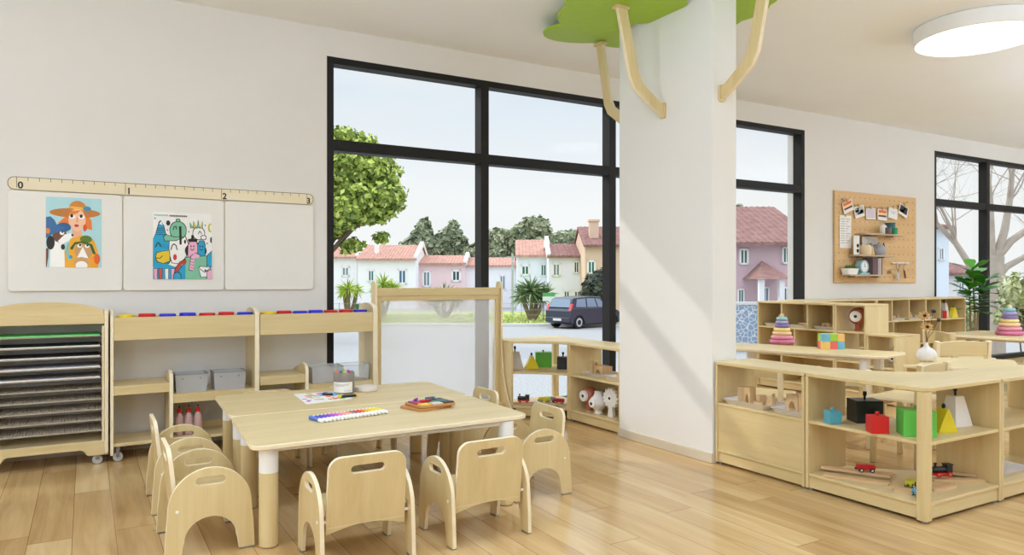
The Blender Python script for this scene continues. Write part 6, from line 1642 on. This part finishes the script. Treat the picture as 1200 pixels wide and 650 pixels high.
# green wheelie bin
c = out(422, 37.5)
t = thing('wheelie_bin', 'tilted dark green bin on the grass beside the yellow-green palm', 'bin', (c.x, c.y, GZ + 0.08), YAW)
mb = MB(); mb.M = Matrix.Rotation(0.22, 4, 'Y')
mb.add([(-.26, -.28, 0.05), (.26, -.28, 0.05), (.26, .28, 0.05), (-.26, .28, 0.05), (-.34, -.36, 0.78), (.34, -.36, 0.78), (.34, .36, 0.78), (-.34, .36, 0.78)], [(0, 3, 2, 1), (4, 5, 6, 7), (0, 1, 5, 4), (1, 2, 6, 5), (2, 3, 7, 6), (3, 0, 4, 7)])
mb.build('bin_body', paint((64, 108, 86), 0.5), t, bevel=0.02)
mb = MB(); mb.M = Matrix.Rotation(0.22, 4, 'Y')
mb.prism([(-.40, 0.775), (.38, 0.775), (.38, 0.82), (0.2, 0.88), (-.3, 0.88), (-.40, 0.82)], 'xz', -.40, .40)
mb.build('bin_lid', paint((58, 98, 80), 0.5), t, bevel=0.015)
for s in (-1, 1): MB().lathe([(0, -0.03), (0.1, -0.03), (0.1, 0.03), (0, 0.03)], 16, (s * 0.25, 0.30, 0.1), 0, 'x').build('wheel', BLACK, t)
# wire fence along the verge
c = out(540, KD + 1.5)
t = thing('wire_fence', 'thin wire fence with slim posts along the grass verge', 'fence', (c.x, c.y, GZ + 0.08), YAW)
for i in range(15): MB().box(-7 + i * 1.0 - 0.02, -7 + i * 1.0 + 0.02, -0.02, 0.02, 0, 1.0).build('post', paint((170, 178, 168), 0.7), t, smooth=False)
mb = MB()
for z in (0.15, 0.4, 0.65, 0.95): mb.tube([(-7, 0, z), (7, 0, z)], 0.008, 5)
mb.build('wires', STEEL, t, weld=False)
# sign on two posts
c = out(643, 36.0)
t = thing('notice_sign', 'small green and white sign on posts beside the parked car', 'sign', (c.x, c.y, GZ + 0.08), YAW)
z1 = H - (343 - CY) / F * 36 - GZ - 0.08; z0 = H - (352.5 - CY) / F * 36 - GZ - 0.08; zm = z0 + (z1 - z0) * 0.55
MB().box(-.30, .30, -0.03, 0, z0, zm).build('white_panel', paint((232, 238, 230), 0.6), t, smooth=False)
MB().box(-.30, .30, -0.03, 0, zm, z1).build('green_panel', paint((86, 176, 92), 0.6), t, smooth=False)
for s in (-1, 1): MB().box(s * .25 - .025, s * .25 + .025, 0, 0.05, 0, z1).build('post', STEEL, t, smooth=False)
# lamp post and cars
c = out(600.5, 46.0)
t = thing('utility_pole', 'thin pale utility pole between the low and the two-storey white houses', 'pole', (c.x, c.y, GZ), YAW)
MB().tube([(0, 0, 0), (0, 0, 3.9)], [0.09, 0.06], 10).build('pole', paint((176, 186, 184), 0.7), t)
MB().box(-0.35, 0.35, -0.04, 0.04, 3.6, 3.7).build('crossarm', paint((170, 178, 176), 0.7), t)

def car(label, loc, rz, rgb, L=3.55, Wd=1.6, Hh=1.46):
    t = thing('parked_car', label, 'car', loc, rz)
    m = plain('car_paint_%d' % rgb[0], rgb, 0.22, 0.02, spec=0.6); m.node_tree.nodes['Principled BSDF'].inputs['Metallic'].default_value = 0.25
    dk = plain('car_glass_%d' % rgb[0], (128, 146, 166), 0.08, 0.02)
    r = 0.29; xr, xf = -1.15, 1.18
    def arch(xc): return [(xc + 0.36 * math.cos(a), 0.20 + 0.40 * math.sin(a)) for a in [PI - PI * i / 10 for i in range(11)]]
    low = [(-1.72, 0.30), (-1.55, 0.20)] + arch(xr) + arch(xf) + [(1.62, 0.20), (1.76, 0.34), (1.76, 0.62), (1.55, 0.78), (1.05, 0.92), (-1.6, 0.95), (-1.74, 0.80)]
    MB().prism(low, 'xz', -Wd / 2, Wd / 2).build('lower_body', m, t, bevel=0.05, seg=3)
    b0 = [(-1.66, 0.93), (1.05, 0.90), (0.42, Hh - 0.03), (-0.2, Hh), (-1.3, Hh - 0.06), (-1.46, Hh - 0.12)]
    n = len(b0); y0, y1 = Wd / 2 - 0.05, Wd / 2 - 0.20
    mb = MB(); vs = []
    def yy(z): return y0 + (y1 - y0) * (z - 0.9) / (Hh - 0.9)
    for s in (-1, 1):
        for x, z in b0: vs.append((x, s * yy(z), z))
    fs = [tuple(range(n)), tuple(reversed(range(n, 2 * n)))] + [(i, (i + 1) % n, n + (i + 1) % n, n + i) for i in range(n)]
    mb.add(vs, fs).build('cabin', m, t, bevel=0.04, seg=3)
    def side(pts, name):
        for s in (-1, 1):
            v0 = [(x, s * (yy(z) + 0.012), z) for x, z in pts]; v1 = [(x, s * (yy(z) - 0.03), z) for x, z in pts]; k = len(pts)
            MB().add(v0 + v1, [tuple(range(k)), tuple(range(k, 2 * k))] + [(i, (i + 1) % k, k + (i + 1) % k, k + i) for i in range(k)]).build(name, dk, t, smooth=False)
    side([(-0.55, 0.97), (0.10, 0.96), (0.02, 1.36), (-0.50, 1.37)], 'side_window')
    side([(0.18, 0.96), (0.86, 0.94), (0.36, 1.33), (0.10, 1.36)], 'side_window')
    side([(-1.30, 0.99), (-0.64, 0.97), (-0.60, 1.36), (-1.16, 1.33)], 'side_window')
    def cross(p, q, w0, w1, name, mt):
        (xa, za), (xb, zb_) = p, q; d = Vector((zb_ - za, 0, -(xb - xa))).normalized() * 0.012
        if d.x * (1 if xa > 0 else -1) < 0: d = -d
        v = [(xa + d.x, -w0, za + d.z), (xa + d.x, w0, za + d.z), (xb + d.x, w1, zb_ + d.z), (xb + d.x, -w1, zb_ + d.z)]
        v2 = [(a - d.x * 3, b, c_ - d.z * 3) for a, b, c_ in v]
        MB().add(v + v2, [(0, 1, 2, 3), (4, 7, 6, 5), (0, 4, 5, 1), (1, 5, 6, 2), (2, 6, 7, 3), (3, 7, 4, 0)]).build(name, mt, t, smooth=False)
    cross((-1.64, 0.97), (-1.47, 1.33), 0.66, 0.56, 'rear_window', dk)
    cross((1.0, 0.93), (0.45, 1.40), 0.68, 0.56, 'windscreen', dk)
    for s in (-1, 1):
        MB().prism([(-1.73, 0.78), (-1.60, 0.78), (-1.50, 1.12), (-1.58, 1.12)], 'xz', s * (Wd / 2 - 0.17), s * (Wd / 2 - 0.02)).build('tail_light', paint((206, 40, 56), 0.3), t, bevel=0.01)
        MB().box(1.66, 1.775, min(s * 0.45, s * 0.72), max(s * 0.45, s * 0.72), 0.55, 0.70).build('headlight', paint((226, 230, 234), 0.2), t, bevel=0.01)
        MB().prism([(0.72, 0.95), (0.86, 0.95), (0.86, 1.06), (0.72, 1.06)], 'xz', s * (Wd / 2 - 0.04), s * (Wd / 2 + 0.12)).build('mirror', m, t, bevel=0.02)
        for x in (xr, xf):
            wh = MB().lathe([(0, s * 0.58), (r, s * 0.60), (r, s * 0.77), (r * 0.72, s * 0.79)], 24, (x, 0, r), 0, 'y').build('wheel', paint((30, 30, 32), 0.7), t)
            MB().lathe([(r * 0.72, s * 0.787), (r * 0.62, s * 0.795), (r * 0.2, s * 0.785), (0, s * 0.79)], 20, (x, 0, r), 0, 'y').build('wheel_cover', paint((196, 198, 202), 0.3), wh)
    MB().box(-1.775, -1.70, -0.76, 0.76, 0.30, 0.52).build('rear_bumper', m, t, bevel=0.03)
    MB().box(1.70, 1.80, -0.76, 0.76, 0.28, 0.50).build('front_bumper', m, t, bevel=0.03)
    MB().box(-1.785, -1.77, -0.26, 0.26, 0.36, 0.47).build('number_plate', paint((222, 222, 220), 0.5), t, smooth=False)
    return t
c = out(684, 34.3)
car('dark grey small hatchback parked at the kerb outside the window', (c.x, c.y, GZ), YAW + math.radians(42), (62, 66, 78))

# bare tree and house seen through the far right window
c = out(1163, 16.0)
t = thing('bare_tree', 'large leafless tree with spreading grey branches outside the far right window', 'tree', (c.x, c.y, GZ), YAW)
rr = random.Random(9); mb = MB()
def grow(p, d, L, r, depth):
    pts = [p]; k = 4; dd = d.copy(); rs = [r]
    for i in range(k):
        dd = (dd + Vector((rr.uniform(-.16, .16), rr.uniform(-.16, .16), rr.uniform(-.08, .14)))).normalized()
        pts.append(pts[-1] + dd * L / k); rs.append(r * (1 - 0.42 * (i + 1) / k))
    mb.tube([tuple(q) for q in pts], rs, 7 if depth < 3 else 4)
    if depth >= 6: return
    nb = 2 if depth < 2 else 3
    for j in range(nb):
        i = k if j == 0 else rr.choice((2, 3, 4))
        side = Vector((rr.gauss(0, 1), rr.gauss(0, 0.7), rr.gauss(0, 0.5))).normalized()
        nd = (dd * (1.0 if j == 0 else 0.75) + side * (0.45 if j == 0 else 0.8)).normalized()
        if nd.z < -0.05: nd.z = 0.1
        grow(pts[i], nd, L * rr.uniform(0.62, 0.84), rs[i] * (0.85 if j == 0 else 0.62), depth + 1)
kx = 16.0 / F
def lp(u, v, y=0.0): return Vector(((u - 1163) * kx, y, H - (v - CY) * kx - GZ))
mb.tube([lp(1166, 480), lp(1164, 380), lp(1163, 330), lp(1166, 300)], [0.24, 0.22, 0.20, 0.18], 12)
for (pts, rs) in (([lp(1165, 310), lp(1177, 270), lp(1183, 236), lp(1186, 205)], [0.22, 0.18, 0.14, 0.11]),
                  ([lp(1165, 305), lp(1185, 282), lp(1205, 268), lp(1235, 250)], [0.22, 0.18, 0.15, 0.11]),
                  ([lp(1164, 330), lp(1180, 312), lp(1202, 300), lp(1235, 280)], [0.20, 0.16, 0.13, 0.10]),
                  ([lp(1163, 312), lp(1162, 270), lp(1161, 235), lp(1158, 200)], [0.17, 0.14, 0.11, 0.08]),
                  ([lp(1160, 335), lp(1136, 310), lp(1120, 285), lp(1098, 262)], [0.19, 0.16, 0.13, 0.10]),
                  ([lp(1122, 288), lp(1112, 262), lp(1104, 246), lp(1094, 230)], [0.09, 0.07, 0.06, 0.05])):
    rs = [0.45 * r_ for r_ in rs]
    mb.tube([tuple(q) for q in pts], rs, 9)
    e_ = (pts[-1] - pts[-2]).normalized()
    for k_ in range(4): grow(pts[-1], (e_ + Vector((rr.uniform(-.5, .5), rr.uniform(-.4, .4), rr.uniform(0, .5)))).normalized(), 1.15, rs[-1] * 0.75, 2)
    for k_ in range(3): grow(pts[2], (e_ * 0.4 + Vector((rr.uniform(-.8, .8), rr.uniform(-.4, .4), rr.uniform(.2, .7)))).normalized(), 1.0, rs[-1] * 0.5, 3)
mb.build('trunk_and_branches', plain('grey_bark', (176, 164, 152), 0.9, 0.12, 5.0), t, weld=False)
house('pale house with a tiled roof behind the bare tree', 1108, 1160, 34.0, GZ, 322, 311, (232, 228, 226), ROOF2, depth=6, wins=((1122, 1130, 330, 345, 'grey'),), group='houses beyond the far window')
house('light blue-grey tall building at the left of the far window', 1060, 1112, 30.0, GZ, 268, 262, (222, 232, 242), ROOF2, depth=6, wins=((1099, 1106, 290, 305, 'grey'),), group='houses beyond the far window')
SHR = [(176, 184, 130), (150, 164, 96), (204, 206, 160)]
tree('shrub', 'pale yellowish shrub outside the far window, right of the bare trunk', 1190, 13.0, GZ, [(1190, 345, 14, 25), (1204, 350, 14, 28), (1180, 372, 10, 18)], [(1190, 1.2)], SHR, 700, 0.06, 41, 'shrubs seen through the windows')
tree('shrub', 'yellow-green shrub outside the far window, left of the bare trunk', 1122, 14.0, GZ, [(1120, 380, 10, 16), (1134, 376, 10, 20), (1140, 390, 12, 14)], [(1124, 1.2)], SHR, 1400, 0.06, 42, 'shrubs seen through the windows')
